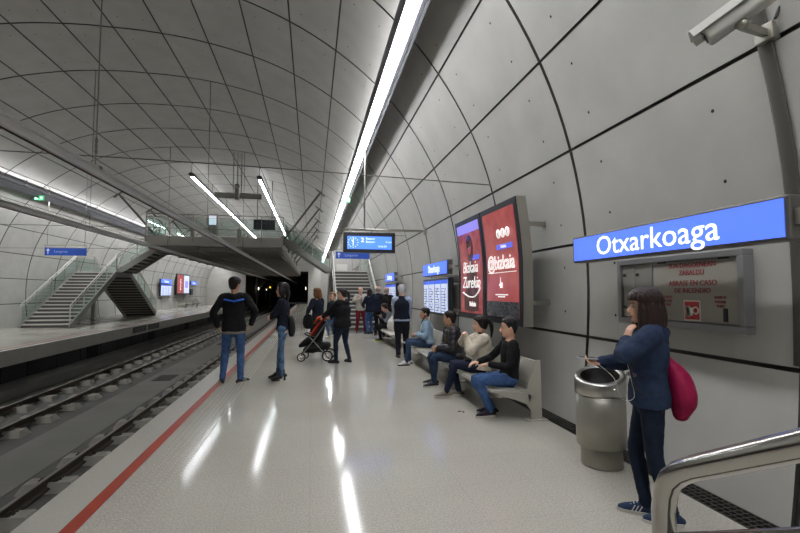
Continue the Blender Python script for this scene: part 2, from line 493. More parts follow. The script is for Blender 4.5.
rail(RX['C'], 'dark steel rail nearest the visible platform edge with its red line')
rail(RX['D'], 'rail tucked below the near platform edge, mostly hidden by it')
BLK = mat('sleeper_block_concrete', '96938B', .8, var=.15, vscale=6, bump=.15, bscale=40)
def block(x, y, label, group):
    t = thing('sleeper_block', label, 'sleeper block', (x, y, -1.25), group)
    b = MB(); z = -1.25
    lo = [(x - .36, y - .2, z), (x + .36, y - .2, z), (x + .36, y + .2, z), (x - .36, y + .2, z)]
    hi = [(x - .30, y - .11, z + .12), (x + .30, y - .11, z + .12), (x + .30, y + .11, z + .12), (x - .30, y + .11, z + .12)]
    b.add(lo + hi, [(0, 1, 2, 3), (4, 5, 6, 7), (0, 1, 5, 4), (1, 2, 6, 5), (2, 3, 7, 6), (3, 0, 4, 7)])
    b.build('block', BLK, t)
    p = MB(); p.bbox(x - .11, x + .11, y - .075, y + .075, z + .115, z + .128, .004); p.build('base_plate', RUST, t)
    for sx in (-1, 1):
        c = MB(); c.tube([(x + sx * .14, y - .05, z + .137), (x + sx * .085, y, z + .155), (x + sx * .14, y + .05, z + .137)], .011, 6)
        c.lathe((x + sx * .12, y, z + .115), [(.018, 0), (.018, .045), (.0001, .05)], 6)
        c.build('rail_clip', RUST, t)
    return t
RL = {'A': 'grey sleeper block under the rail beside the opposite kerb', 'B': 'grey sleeper block under the far track rail next to the central slab',
      'C': 'grey sleeper block under the rail nearest the red-lined platform'}
for k, ph in (('A', .1), ('B', .1), ('C', .05)):
    y = 4.3 + ph if k == 'C' else 8.1 + ph
    p = block(RX[k], y, RL[k], {'A': 'sleeper blocks of the outermost rail', 'B': 'sleeper blocks beside the central slab', 'C': 'sleeper blocks of the near rail'}[k])
    y += 1.04
    while y < 58: copy_tree(p, (RX[k], y, -1.25)); y += 1.04
# small drain covers in the central slab
b = MB(); DC = mat('cast_iron_cover', '2E2C29', .6, .4)
for i, (y, w) in enumerate(((15.6, .55), (25.5, .5))):
    b = MB(); b.bbox(-4.95, -4.4, y, y + 1.0, -1.24, -1.222, .004)
    for j in range(7): b.box(-4.9 + j * .07, -4.88 + j * .07, y + .08, y + .92, -1.225, -1.216)
    solo(b, 'drain_cover', DC, ('dark slotted drain cover in the central slab nearer the camera', 'dark slotted drain cover farther along the central slab')[i], 'drain cover')

# rigid overhead conductor rails
COND = mat('aluminium_conductor', 'CFCFCC', .5, .05)
CONDD = mat('conductor_dark_edge', '3C3B3A', .5, .4)
def conductor(x, z, label, hang):
    t = thing('overhead_conductor_rail', label, 'conductor rail', (x, 0, z))
    b = MB()
    pr = [(-.055, .12), (.055, .12), (.055, .105), (.018, .1), (.03, .05), (.03, .02), (.012, .012), (-.012, .012), (-.03, .02), (-.03, .05), (-.018, .1), (-.055, .105)]
    b.prism([(x + a * 1.25, Y0, z + c * 1.25) for a, c in pr], (0, 100 - Y0, 0)); b.build('conductor_profile', COND, t)
    w = MB(); w.tube([(x, Y0, z + .01), (x, 100, z + .01)], .013, 6); w.build('contact_wire', mat('copper_wire_dark', '4A3A2E', .4, .8), t)
    for y, top in hang:
        h = MB(); h.tube([(x, y, z + .15), (x, y, top)], .009, 6); h.lathe((x, y, z + .35), [(.012, 0), (.024, .04), (.014, .08), (.024, .12), (.014, .16), (.024, .2), (.012, .24)], 10)
        h.bbox(x - .09, x + .09, y - .04, y + .04, z + .13, z + .17, .01)
        h.build('hanger', GREY_PAINT, t)
    return t
def vz(x):
    for a, c in zip(CUR, CUR[1:]):
        if c.x <= abs(x - XC) <= a.x: return a.z
    return 8.18
HY = (7.27, 14.47, 21.67)
conductor(-3.15, 3.25, 'thick pale overhead conductor rail running above the near track', [(y, vz(-3.15)) for y in HY])
conductor(-6.36, 3.33, 'slimmer-looking overhead conductor rail above the far track', [(y, vz(-6.36)) for y in HY])
CAB = mat('steel_cable', '6A6864', .5, .5)
for i, y in enumerate((7.27, 14.47, 21.67)):
    b = MB(); pts = []
    for j in range(13):
        x = -12.95 + 16.0 * j / 12; pts.append((x, y, 3.42 + .16 * math.sin(math.pi * j / 12) * (1 if i == 0 else .4)))
    b.tube(pts, .008, 6)
    solo(b, 'cross_cable', CAB, ('thin cross cable strung over both tracks nearest the camera', 'second cross cable, at the departure display', 'cross cable strung just before the footbridge')[i], 'cable')
# ------------------------------------------------------------------ luminaires
HOUS = mat('lamp_housing', '6A6A6F', .45, .4)
HOUSD = mat('lamp_housing_dark', '4A4A4E', .5, .3)
def emis(key, col, st):
    if key in MATS: return MATS[key]
    m = bpy.data.materials.new(key); m.use_nodes = True; nt = m.node_tree
    b = nt.nodes['Principled BSDF']; b.inputs['Base Color'].default_value = (*lin(col), 1)
    b.inputs['Emission Color'].default_value = (*lin(col), 1); b.inputs['Emission Strength'].default_value = st
    MATS[key] = m; return m
DIFF = emis('lit_diffuser', 'FAFBFF', 46.)
UPL = emis('lit_uplight_slot', 'FAFAFF', 22.)
UPC = emis('lit_uplight_pendant', 'FAFAFF', 5.)
DIFC = emis('lit_diffuser_centre', 'F8FAFF', 30.)
def strip(x, z, y0, y1, inner, label, mod=3.6):
    """long wall-side luminaire: trough, lit diffuser modules underneath, an uplight slot on the side of the tracks"""
    t = thing('strip_light', label, 'strip light', (x, y0, z))
    b = MB(); s = inner
    pr = [(-s * a, c) for a, c in ((-.185, .05), (.185, .05), (.195, -.045), (.205, -.045), (.20, .06), (.14, .15), (-.14, .15), (-.20, .06), (-.205, -.19), (-.195, -.19))]
    b.prism([(x + a, y0, z + c) for a, c in pr], (0, y1 - y0, 0), 0); b.build('housing', HOUS, t)
    k = MB()  # black liners added inside both fins so their lit faces stay dark
    for a, lo in ((-s * .19, -.04), (s * .19, -.185)): k.box(x + a - .004, x + a + .004, y0, y1, z + lo, z + .05)
    k.build('added_fin_liner', mat('fin_liner_black', '101012', .8, spec=.1), t)
    f = MB(); f.prism([(x - s * .02, y0, z + .145), (x - s * .035, y0, z + .145), (x - s * .035, y0, z + .36), (x - s * .02, y0, z + .36)], (0, y1 - y0, 0)); f.build('side_shield', mat('shield_black', '1C1C1E', .7), t)
    y = y0
    while y < y1:
        e = min(y + mod, y1); d = MB(); d.prism([(x + a, y + .03, z + c) for a, c in ((-.10, .05), (-.088, .02), (.088, .02), (.10, .05))], (0, e - y - .06, 0)); d.build('diffuser', DIFF, t)
        y = e
    u = MB(); u.box(*sorted((x, x + s * .09)), y0, y1, z + .151, z + .158); u.build('uplight', UPL, t)
    y = y0 + 1.2
    while y < y1:
        k = MB(); k.tube([(x, y, z + .15), (x, y, vz(x) - .0)], .012, 6); k.build('bracket', HOUSD, t); y += 4.8
    return t
strip(1.37, 5.62, Y0 + .05, 60.5, -1, 'long bright strip light running above the waiting platform')
strip(-11.32, 5.62, Y0 + .05, 60.5, 1, 'long strip light above the opposite platform, seen from its dark side')
def pend(x, y0, y1, z, label):
    t = thing('pendant_strip_light', label, 'pendant light', (x, y0, z))
    b = MB(); b.tube([(x, y0, z + .07), (x, y1, z + .07)], [(.13, .08), (.13, .08)], 14, right=(1, 0, 0)); b.build('housing', HOUSD, t)
    y = y0 + .25
    while y < y1 - .2:
        e = min(y + 2.3, y1 - .1); d = MB(); d.box(x - .06, x + .06, y, e - .06, z - .035, z - .005); d.build('diffuser', DIFC, t); y = e
    u = MB(); u.box(x - .06, x + .06, y0 + .2, y1 - .2, z + .151, z + .157); u.build('uplight', UPC, t)
    y = y0 + .1
    while y < y1:
        h = MB(); h.tube([(x, y, z + .1), (x, y, vz(x))], .014, 6); h.build('hanger', DARK_PAINT, t); y += 4.8
pend(-6.05, 24.0, 56, 7.45, 'left one of the two pendant strip lights over the footbridge')
pend(-2.75, 24.0, 56, 7.45, 'right one of the two pendant strip lights over the footbridge')

# suspended bar with rods
t = thing('hanging_crossbar', 'grey double crossbar hung on three rods between the pendant lights', 'crossbar', (-3.5, 22, 5.9))
for x0, x1 in ((-4.5, -3.62), (-3.38, -2.4)):
    b = MB(); b.bbox(x0, x1, 21.9, 22.1, 5.95, 6.2, .02); b.build('bar', mat('dull_grey_bar', '9A9892', .5, .3), t)
b = MB(); b.bbox(-3.6, -3.4, 21.85, 22.15, 5.88, 6.42, .03); b.ball((-3.5, 21.9, 6.5), .13); b.build('bracket', ALU, t)
for x in (-3.68, -3.5, -3.32):
    b = MB(); b.tube([(x, 22, 6.1), (x, 22, vz(x))], .022, 6); b.build('rod', ALU, t)

# green exit signs on the strip lights
GRN = emis('exit_green', '2FBF7A', .9)
WHT = mat('sign_white', 'F2F2EE', .5)
EXW = emis('exit_white', 'F4FFF8', .8)
def exit_sign(x, y, z, label):
    t = thing('exit_sign', label, 'exit sign', (x, y, z))
    b = MB(); b.box(x - .17, x + .17, y, y + .05, z - .2, z); b.build('sign_panel', GRN, t)
    f = MB(); f.ball((x - .1, y - .006, z - .055), (.028, .006, .028), 0, 8)
    f.tube([(x - .1, y - .006, z - .08), (x - .08, y - .006, z - .125), (x - .12, y - .006, z - .17)], .016, 6); f.tube([(x - .08, y - .006, z - .125), (x - .05, y - .006, z - .17)], .014, 6)
    f.tube([(x - .14, y - .006, z - .1), (x - .05, y - .006, z - .1)], .012, 6)
    f.box(x + .03, x + .14, y - .008, y, z - .17, z - .04); f.build('running_figure', EXW, t)
    h = MB(); h.tube([(x - .14, y + .02, z), (x - .14, y + .02, z + .06)], .01, 6); h.tube([(x + .14, y + .02, z), (x + .14, y + .02, z + .06)], .01, 6); h.build('hook', DARK_PAINT, t)
exit_sign(1.37, 18.9, 5.56, 'small green exit sign hung under the right strip light')
exit_sign(-11.1, 20.9, 5.56, 'small green exit sign hung under the left strip light')
# lamps and a signal inside the running tunnel
for i, (y, s) in enumerate(((72, -1), (84, -1), (98, -1), (66, 1), (78, 1), (92, 1))):
    x = XC + .47 + s * 3.6; b = MB(); b.bbox(x - .04, x + .04, y, y + .5, 1.9, 2.3, .02)
    solo(b, 'tunnel_lamp', emis('tunnel_lamp_glow', 'E8E2C8', 4.), ('pale lamp on the dark tunnel wall left of the tracks', 'pale lamp on the dark tunnel wall right of the tracks')[s > 0], 'tunnel lamp', ('lamps on the left tunnel wall', 'lamps on the right tunnel wall')[s > 0])
t = thing('tunnel_signal', 'small yellow signal glowing in the tunnel mouth between the tracks', 'signal', (-5.55, 63, -1.2))
b = MB(); b.tube([(-5.55, 63, -1.2), (-5.55, 63, 2.0)], .05, 8); b.build('post', BLACK, t)
b = MB(); b.bbox(-5.75, -5.35, 62.9, 63.1, 1.7, 2.5, .04); b.build('signal_head', BLACK, t)
b = MB(); b.ball((-5.55, 62.88, 2.2), .11); b.build('yellow_lens', emis('signal_yellow', 'F2C81E', 2.2), t)
# ------------------------------------------------------------------ stairs and footbridge
STEEL_RAIL = mat('satin_handrail', 'B4B2AC', .5, .4)
TREAD = mat('stair_tread_stone', 'B9B6AF', .5, var=.05, vscale=20)
RISER = mat('stair_riser_dark', '4E4C49', .7)
STRG = mat('stringer_paint', '8B8A86', .5, .2)
UNDER = mat('bridge_soffit', '8A8883', .7, var=.08)
DECK = mat('bridge_deck_steel', 'BCBAB4', .55, .2)
L_Z, M_Z = 2.64, 4.35

def flight(name, label, foot, axis, n, width_axis, w0, w1, rise, run, nosing, open_riser=True, rails=(True, True), glass=True, thin=.05, post_step=4):
    """straight flight: foot = (x,y,z) on the centre line, axis = unit vector of ascent, width between w0 and w1 across"""
    t = thing(name, label, 'staircase', foot)
    F = V(foot); A = V(axis); W = V(width_axis)
    for i in range(n):
        p = F + A * (run * i) + V((0, 0, rise * (i + 1)))
        b = MB(); q = [p + W * w0, p + W * w1, p + W * w1 + A * (run + nosing), p + W * w0 + A * (run + nosing)]
        b.prism(q, (0, 0, -thin), 0); b.build('step', TREAD, t)
    if not open_riser:
        b = MB()
        for i in range(n):
            p = F + A * (run * i + nosing) + V((0, 0, rise * i))
            b.prism([p + W * w0, p + W * w1, p + W * w1 + V((0, 0, rise - thin)), p + W * w0 + V((0, 0, rise - thin))], A * .012)
        b.build('riser_panel', RISER, t)
    top = F + A * (run * n) + V((0, 0, rise * n))
    up = V((0, 0, 1))
    for w in (w0 - .04, w1 + .04):
        b = MB(); o = W * w; W2 = W * .05
        lo = V((0, 0, -.22)); hi = V((0, 0, .12))
        q = [F + o + V((0, 0, 0)), F + o + A * .28, top + o + lo, top + o + lo + V((0, 0, .34)), F + o + hi * 1.3 ]
        b.prism([p - W2 * .5 for p in q], W2); b.build('stringer', STRG, t)
    for side, w in zip(rails, (w0 - .04, w1 + .04)):
        if not side: continue
        o = W * w
        h = MB(); a = F + o + V((0, 0, .98)) - A * .02; c = top + o + V((0, 0, .98))
        h.tube([F + o - A * .02 + V((0, 0, 0)), a - V((0, 0, .07)), a + (c - a).normalized() * .08, c], .025, 8); h.build('handrail', STEEL_RAIL, t)
        h = MB(); a2 = a + V((0, 0, -.12)) + A * .06; c2 = c + V((0, 0, -.12)); h.tube([a2, c2], .02, 8); h.build('lower_handrail', STEEL_RAIL, t)
        for i in range(post_step, n + 1, post_step):
            p = F + A * (run * i) + V((0, 0, rise * i)) + o
            k = MB(); k.box(p.x - .02, p.x + .02, p.y - .02, p.y + .02, p.z - .05, p.z + .97); k.build('post', STEEL_SATIN, t)
        if glass:
            g = MB(); q = [F + o + A * .12 + V((0, 0, .2)), top + o + V((0, 0, .16)), top + o + V((0, 0, .82)), F + o + A * .12 + V((0, 0, .84))]
            g.prism([p - W * .005 for p in q], W * .01); g.build('glass_panel', GLASS, t)
    return t
def landing(label, x0, x1, y0, y1, z, legs, rail_edges):
    t = thing('stair_landing', label, 'stair landing', ((x0 + x1) / 2, (y0 + y1) / 2, 0))
    b = MB(); b.box(x0, x1, y0, y1, z - .22, z); b.build('slab', STRG, t)
    for x, y in legs:
        k = MB(); k.box(x - .09, x + .09, y - .09, y + .09, 0, z - .2); k.build('column', STEEL_SATIN, t)
    for a, c in rail_edges:
        a, c = V((*a, z)), V((*c, z)); d = (c - a)
        h = MB()
        for zz, r in ((1.0, .025), (.86, .02)): h.tube([a + V((0, 0, zz)), c + V((0, 0, zz))], r, 8)
        n = max(1, int(d.length / 1.1))
        for i in range(n + 1):
            p = a + d * i / n; h.box(p.x - .02, p.x + .02, p.y - .02, p.y + .02, z - .05, z + 1.0)
        h.build('guard_rail', STEEL_SATIN, t)
        nrm = V((-d.y, d.x, 0)).normalized()
        g = MB(); g.prism([a + V((0, 0, .1)) - nrm * .005, c + V((0, 0, .1)) - nrm * .005, c + V((0, 0, .8)) - nrm * .005, a + V((0, 0, .8)) - nrm * .005], nrm * .01); g.build('glass_panel', GLASS, t)
    return t
RUN, RISE = .29, .165
# right: up from the waiting platform
flight('staircase', 'wide stair rising from the waiting platform behind the standing passengers', (1.9, 18.5, 0), (0, 1, 0), 16, (1, 0, 0), -.85, .85, RISE, RUN, .03, False, glass=False)
landing('landing at the top of the stair behind the passengers', 1.0, 2.83, 23.16, 26.4, L_Z, [(1.1, 24.2), (2.75, 24.2), (1.1, 26.3), (2.75, 26.3)], [((2.8, 23.16), (2.8, 26.3))])
flight('staircase', 'upper stair climbing left from the right landing to the footbridge', (1.0, 25.2, L_Z), (-1, 0, 0), 10, (0, 1, 0), -.95, .95, .171, .25, .03, True)
flight('staircase', 'stair going down on the far side of the right landing', (1.9, 31.0, 0), (0, -1, 0), 16, (1, 0, 0), -.85, .85, RISE, RUN, .03, True, glass=False)
# left: up from the opposite platform
flight('staircase', 'nearer stair of the opposite platform, glass sided, climbing away from the camera', (-11.45, 22.4, 0), (0, 1, 0), 16, (1, 0, 0), -.93, .93, RISE, RUN, .03, False)
landing('stair landing above the opposite platform', -12.45, -10.45, 27.06, 29.0, L_Z, [(-12.3, 27.3), (-12.3, 28.8)], [((-12.42, 27.06), (-12.42, 29.0))])
flight('staircase', 'farther stair of the opposite platform, seen from beneath, sloping down to the right', (-11.45, 33.66, 0), (0, -1, 0), 16, (1, 0, 0), -.93, .93, RISE, RUN, .03, False)
flight('staircase', 'upper stair from the opposite landing to the footbridge, its steps seen from below', (-10.45, 28.05, L_Z), (1, 0, 0), 10, (0, 1, 0), -.95, .95, .171, .24, .03, False)

# the footbridge over the tracks
X0, X1, YM0, YM1 = -8.05, -1.5, 24.0, 60.9
t = thing('footbridge', 'grey footbridge with glass railings spanning the tracks, hung on slanting struts', 'footbridge', ((X0 + X1) / 2, YM0, 0))
b = MB(); b.box(X0, X1, YM0, YM1, M_Z - .46, M_Z); b.build('deck', DECK, t)
b = MB()
y = YM0 + .4
while y < YM1: b.box(X0 + .1, X1 - .1, y, y + .16, M_Z - .72, M_Z - .44); y += 2.4
for x in (X0 + .2, X1 - .2, -5.8, -3.7): b.box(x - .12, x + .12, YM0 + .1, YM1, M_Z - .66, M_Z - .44)
b.build('soffit_beams', UNDER, t)
for i, (a, c) in enumerate((((X0, YM0), (X1, YM0)), ((X1, YM0 + 2.3), (X1, 48)), ((X0, YM0 + .1), (X0, 27.0)), ((X0, 29.1), (X0, 48)))):
    a, c = V((*a, M_Z)), V((*c, M_Z)); d = c - a; n = max(1, round(d.length / 1.1)); nrm = V((-d.y, d.x, 0)).normalized()
    h = MB(); h.tube([a + V((0, 0, 1.1)), c + V((0, 0, 1.1))], .028, 8); h.tube([a + V((0, 0, .95)), c + V((0, 0, .95))], .016, 6); h.build('guard_rail', STEEL_SATIN, t)
    for j in range(n + 1):
        p = a + d * j / n; k = MB(); k.box(p.x - .022, p.x + .022, p.y - .022, p.y + .022, M_Z - .3, M_Z + 1.1)
        k.ball(p + V((0, 0, -.15)) + (-nrm * -.05 if i else V((0, -.04, 0))), .035, n=8); k.build('post', STEEL_SATIN, t)
        if j < n:
            q = a + d * (j + .06) / n; e = a + d * (j + .94) / n
            g = MB(); g.prism([q + V((0, 0, .06)), e + V((0, 0, .06)), e + V((0, 0, .92)), q + V((0, 0, .92))], nrm * .012); g.build('glass_panel', GLASS, t)
for side, x0, ys in ((1, X1, (24.07, 28.87, 33.67, 38.47, 43.3)), (-1, X0, (26.47, 31.27, 36.07, 40.87, 45.7))):
    for y in ys:
        vx = XC + side * 5.35; b = MB(); top = V((vx, y, vz(vx))); base = V((x0, y, M_Z - .1))
        d = (top - base).normalized(); b.tube([base, top], .055, 10)
        b.bbox(-.3, .3, -.08, .08, -.03, .03, .01, mtx=Matrix.Translation(top - d * .04) @ Matrix.Rotation(side * R(40), 4, 'Y'))
        b.box(x0 - .08, x0 + .08, y - .05, y + .05, M_Z - .35, M_Z + .12)
        b.build('strut', mat('strut_grey', '75736E', .45, .5), t)
# things standing on the footbridge
t = thing('ticket_machine', 'lit white-fronted machine on the footbridge, left behind its glass railing', 'ticket machine', (-5.4, 26.0, M_Z))
b = MB(); b.bbox(-5.62, -5.12, 26, 26.4, M_Z, M_Z + 1.5, .03); b.build('cabinet', GREY_PAINT, t)
b = MB(); b.box(-5.57, -5.17, 25.985, 26.01, M_Z + .9, M_Z + 1.42); b.build('lit_screen', emis('machine_screen', 'D6E2F2', .9), t)
t = thing('hanging_screen', 'dark switched-off screen hanging over the middle of the footbridge', 'screen', (-2.7, 26.5, 5.1))
b = MB(); b.bbox(-3.3, -2.12, 26.45, 26.6, 5.1, 5.68, .02); b.build('screen_case', mat('dark_screen_blue', '22252C', .25), t)
b = MB()
for x in (-3.1, -2.3): b.tube([(x, 26.52, 5.66), (x, 26.52, vz(x))], .02, 6)
b.build('hanger', DARK_PAINT, t)
t = thing('hanging_sign', 'small lit blue sign low behind the footbridge railing', 'sign', (-2.5, 30, M_Z))
b = MB(); b.bbox(-3.05, -1.75, 30, 30.08, M_Z + .05, M_Z + .42, .01); b.build('sign_panel', emis('sign_blue_dim', '3A62D8', .9), t)
b = MB(); b.box(-2.9, -2.2, 29.985, 30, M_Z + .18, M_Z + .28); b.build('white_lettering', EXW, t)
for i, (x, y) in enumerate(((-6.9, 28), (-6.2, 28), (-4.3, 28))):
    t = thing('ticket_gate', ('leftmost low ticket gate behind the footbridge glass', 'ticket gate beside the leftmost one behind the glass', 'low ticket gate standing apart, right behind the footbridge glass')[i], 'ticket gate', (x, y, M_Z))
    b = MB(); b.bbox(x - .12, x + .12, y, y + 1.2, M_Z, M_Z + .95, .05); b.build('gate_body', STEEL_SATIN, t)
    b = MB(); b.tube([(x + .1, y + .3, M_Z + .5), (x + .3, y + .3, M_Z + .72), (x + .48, y + .3, M_Z + .5)], .03, 8, sub=4); b.build('gate_arm', STEEL_POL, t)
# panels above the right landing
t = thing('landing_cabinet', 'pale grey cabinet wall at the head of the stair behind the passengers', 'cabinet', (1.9, 31.6, 0))
b = MB(); b.bbox(.6, 2.75, 31.6, 31.9, 0, 3.9, .02); b.build('panel', mat('pale_panel', 'B5B3AE', .5), t)
b = MB(); b.bbox(1.65, 2.4, 31.57, 31.62, 2.9, 3.5, .01); b.build('notice', mat('notice_white', 'D5D4CE', .5), t)
# ------------------------------------------------------------------ things on and along the right wall
SIGNB = emis('sign_blue_lit', '5478F2', .95)
SIGNT = emis('sign_text_lit', 'F4F7FF', 1.05)
CASE = mat('sign_case_grey', '6B6964', .4, .6)
DFR = mat('lightbox_frame_dark', '34363C', .35, .5)
# faces looking to -X: text runs towards -Y (left to right for a viewer on the platform)
def wallframe(x, y, z, up=(0, 0, 1)): return frame((x, y, z), (0, -1, 0), up)
def nameboard(label, x, y0, y1, z0, z1, text, tsize, tx, tilt=0., group=None, brk=True, sx=.8, bold=0.):
    t = thing('station_name_sign', label, 'station sign', (x, (y0 + y1) / 2, z0), group)
    b = MB(); b.bbox(x, x + .13, y0, y1, z0, z1, .012); b.build('sign_case', CASE, t)
    f = MB(); f.box(x - .006, x + .002, y0 + .03, y1 - .03, z0 + .02, z1 - .022); f.build('lit_face', SIGNB, t)
    text_mesh(text, tsize, wallframe(x - .009, tx, (z0 + z1) / 2 - .005), SIGNT, t, 'lettering', sx=sx)
    if brk:
        for y in (y0 + .0, y1 - .0):
            k = MB(); zc = (z0 + z1) / 2; wx = wall_x(zc); s = -1 if y == y0 else 1
            k.box(x + .03, x + .1, y, y + s * .05, zc - .05, zc + .05); k.tube([(x + .06, y + s * .04, zc), (wx, y + s * .09, zc)], .022, 8); k.box(wx - .02, wx + .01, y + s * .03, y + s * .15, zc - .07, zc + .07); k.build('wall_bracket', STEEL, t)
    return t
nameboard('big lit blue station name sign above the fire hose cabinet', 2.82, 2.19, 4.49, 1.885, 2.165, 'Otxarkoaga', .262, 3.36, sx=1.12)
# fire hose cabinet
t = thing('fire_hose_cabinet', 'grey framed fire hose cabinet recessed in the wall under the big sign', 'fire hose cabinet', (3.2, 3.5, 1.25))
CX = 3.225; y0, y1, z0, z1 = 2.80, 4.22, 1.255, 1.90
b = MB(); fw = .055
for a, c, d, e in ((y0, y1, z0, z0 + fw), (y0, y1, z1 - fw, z1), (y0, y0 + fw, z0 + fw, z1 - fw), (y1 - fw, y1, z0 + fw, z1 - fw)): b.bbox(CX - .07, CX + .05, a, c, d, e, .008)
b.box(CX - .05, CX + .03, 3.74, 3.775, z0 + fw, z1 - fw)
b.build('frame', mat('cabinet_frame_steel', '8C8C8E', .4, .4), t)
for a, c in ((3.78, 3.975), (3.98, 4.163)):
    d = MB(); d.bbox(CX - .045, CX - .02, a, c, z0 + fw + .005, z1 - fw - .005, .005); o = d.build('door', mat('cabinet_door', '918E86', .45, .3), t)
    k = MB()
    for zz in (z0 + .16, z1 - .16): k.bbox(CX - .06, CX - .04, c - .05, c - .02, zz - .015, zz + .015, .003)
    k.ball((CX - .055, a + .03, (z0 + z1) / 2), .012, 0, 8); k.build('latch', BLACK, o)
p = MB(); p.bbox(CX - .045, CX - .025, y0 + fw + .004, 3.738, z0 + fw + .005, z1 - fw - .005, .005); pane = p.build('front_pane', mat('cabinet_grey_front', '97948B', .35, .0, spec=.4), t)
REDT = mat('notice_red', '8C2430', .5)
px = CX - .0475; yc = (2.86 + 3.73) / 2
for tx, sz, yy, zz in (('SUA DAGOENEAN', .062, yc, 1.80), ('ZABALDU', .062, yc, 1.735), ('ABRASE EN CASO', .066, yc, 1.645), ('DE INCENDIO', .062, yc, 1.58),
                       ('GUERTU', .030, yc + .27, 1.525), ('PULSAR', .030, yc + .27, 1.49), ('PUSH', .030, yc + .27, 1.455), ('GUERTU', .030, yc - .27, 1.525), ('PULSAR', .030, yc - .27, 1.49), ('PUSH', .030, yc - .27, 1.455)):
    text_mesh(tx, sz, wallframe(px, yy, zz), REDT, pane, 'red_lettering', sx=.95)
for yy, zz in ((2.98, 1.845), (3.62, 1.845)):
    k = MB(); k.bbox(CX - .06, CX - .04, yy - .045, yy + .045, zz - .014, zz + .014, .004); k.build('hinge', BLACK, pane)
for yy in (2.98, 3.62):
    k = MB(); k.bbox(CX - .058, CX - .04, yy - .016, yy + .016, 1.335, 1.44, .004); k.build('handle', BLACK, pane)
k = MB(); k.box(px - .004, px, yc - .085, yc + .085, 1.325, 1.50); sgn = k.build('hose_pictogram', mat('pictogram_border', 'D8D6CC', .5), pane)
k = MB(); k.box(px - .006, px - .003, yc - .074, yc + .074, 1.337, 1.488, 0)
k.box(px - .008, px - .005, yc - .01, yc + .055, 1.37, 1.44, 1); k.box(px - .008, px - .005, yc + .02, yc + .062, 1.36, 1.45, 1)
k.tube([(px - .007, yc - .04 + .028 * math.cos(a), 1.415 + .028 * math.sin(a)) for a in [i * math.pi / 6 for i in range(13)]], .007, 6, m=1)
o = k.build('hose_symbol', [mat('pictogram_red', 'B0272B', .5), mat('pictogram_white', 'E6E3DA', .5)], t); o.parent = pane; 

# double advertising light box leaning with the wall
def lbx(z): return 2.78 - .10 * max(0, (z - 1.9)) ** 1.6 - .05 * max(0, (1.9 - z)) ** 2 * .3
def curved(y0, y1, z0, z1, off, thick, b, m=0, n=8):
    f = []
    for i in range(n + 1):
        z = z0 + (z1 - z0) * i / n; f.append((lbx(z) - off, z))
    k = [(x + thick, z) for x, z in f[::-1]]
    b.prism([(x, y0, z) for x, z in f + k], (0, y1 - y0, 0), m)
def lit_poster(key, build):
    m = bpy.data.materials.new(key); m.use_nodes = True; nt = m.node_tree; b = nt.nodes['Principled BSDF']; b.inputs['Roughness'].default_value = .12
    c = build(nt); nt.links.new(c, b.inputs['Base Color']); nt.links.new(c, b.inputs['Emission Color']); b.inputs['Emission Strength'].default_value = .55
    return m
def red_noise(a, c, sc):
    def f(nt):
        tc = nt.nodes.new('ShaderNodeTexCoord'); n = nt.nodes.new('ShaderNodeTexNoise'); n.inputs['Scale'].default_value = sc; n.inputs['Detail'].default_value = 4
        nt.links.new(tc.outputs['Object'], n.inputs['Vector']); r = nt.nodes.new('ShaderNodeValToRGB')
        r.color_ramp.elements[0].position = .4; r.color_ramp.elements[1].position = .62; r.color_ramp.elements[0].color = (*lin(a), 1); r.color_ramp.elements[1].color = (*lin(c), 1)
        nt.links.new(n.outputs['Fac'], r.inputs[0]); return r.outputs[0]
    return f
PRED = lit_poster('poster_red', red_noise('9C4A4B', 'A85654', 3)); PRED2 = lit_poster('poster_dark_red', red_noise('8C3E40', 'A05250', 4))
PDK = lit_poster('poster_dark_figure', red_noise('3A2426', '5A3434', 6)); PGREY = lit_poster('poster_grey_pattern', red_noise('2F3033', '46474A', 22))
PVIO = emis('poster_violet_band', '8F86E8', .7); PW = emis('poster_white', 'EFEDEA', .8); PBLUE = emis('poster_blue_tag', '5560D0', .8)
def lightbox(label, y0, y1, z0, z1):
    t = thing('advertising_light_box', label, 'light box', (2.9, (y0 + y1) / 2, z0))
    b = MB(); curved(y0, y1, z0, z1, 0, .14, b); b.build('case', STEEL_SATIN, t)
    f = MB(); curved(y0 + .004, y1 - .004, z0 + .004, z1 - .004, .012, .011, f); f.build('dark_bezel', DFR, t)
    for y, s in ((y0, -1), (y1, 1)):
        for z in (z0 + .32, z1 - .35):
            k = MB(); wx = wall_x(z); yy = y - s * .18; k.box(lbx(z) + .11, wx + .01, yy - .03, yy + .03, z - .03, z + .03); k.build('wall_bracket', STEEL, t)
    return t
Ya, Yb, Yc = 8.22, 6.93, 5.60
LA = lightbox('left half of the double light box, dark red poster with white script', Yb + .005, Ya, 1.10, 2.87)
LB = lightbox('right half of the double light box, red poster reading @bizkaia', Yc, Yb - .005, 1.10, 2.87)
def pst(t, y0, y1, z0, z1, off, m, name): b = MB(); curved(y0, y1, z0, z1, off, .004, b, n=6); return b.build(name, m, t)
pst(LA, Yb + .1, Ya - .1, 1.2, 2.78, .017, PRED2, 'poster'); pst(LA, Yb + .1, Ya - .1, 2.62, 2.78, .021, PVIO, 'violet_band')
b = MB()                                                    # dark silhouette with a tall neck and round head
prof = [(.0, 1.22), (.34, 1.25), (.36, 1.5), (.22, 1.72), (.25, 1.9), (.12, 2.02), (.07, 2.1), (.13, 2.2), (.16, 2.34), (.13, 2.5), (.06, 2.57), (0, 2.58)]
yc = (Ya + Yb) / 2 - .02; q = [(lbx(z) - .024, yc + a, z) for a, z in prof] + [(lbx(z) - .024, yc - a, z) for a, z in prof[-2:0:-1]]
b.prism(q, (.003, 0, 0)); b.build('dark_figure', PDK, LA)
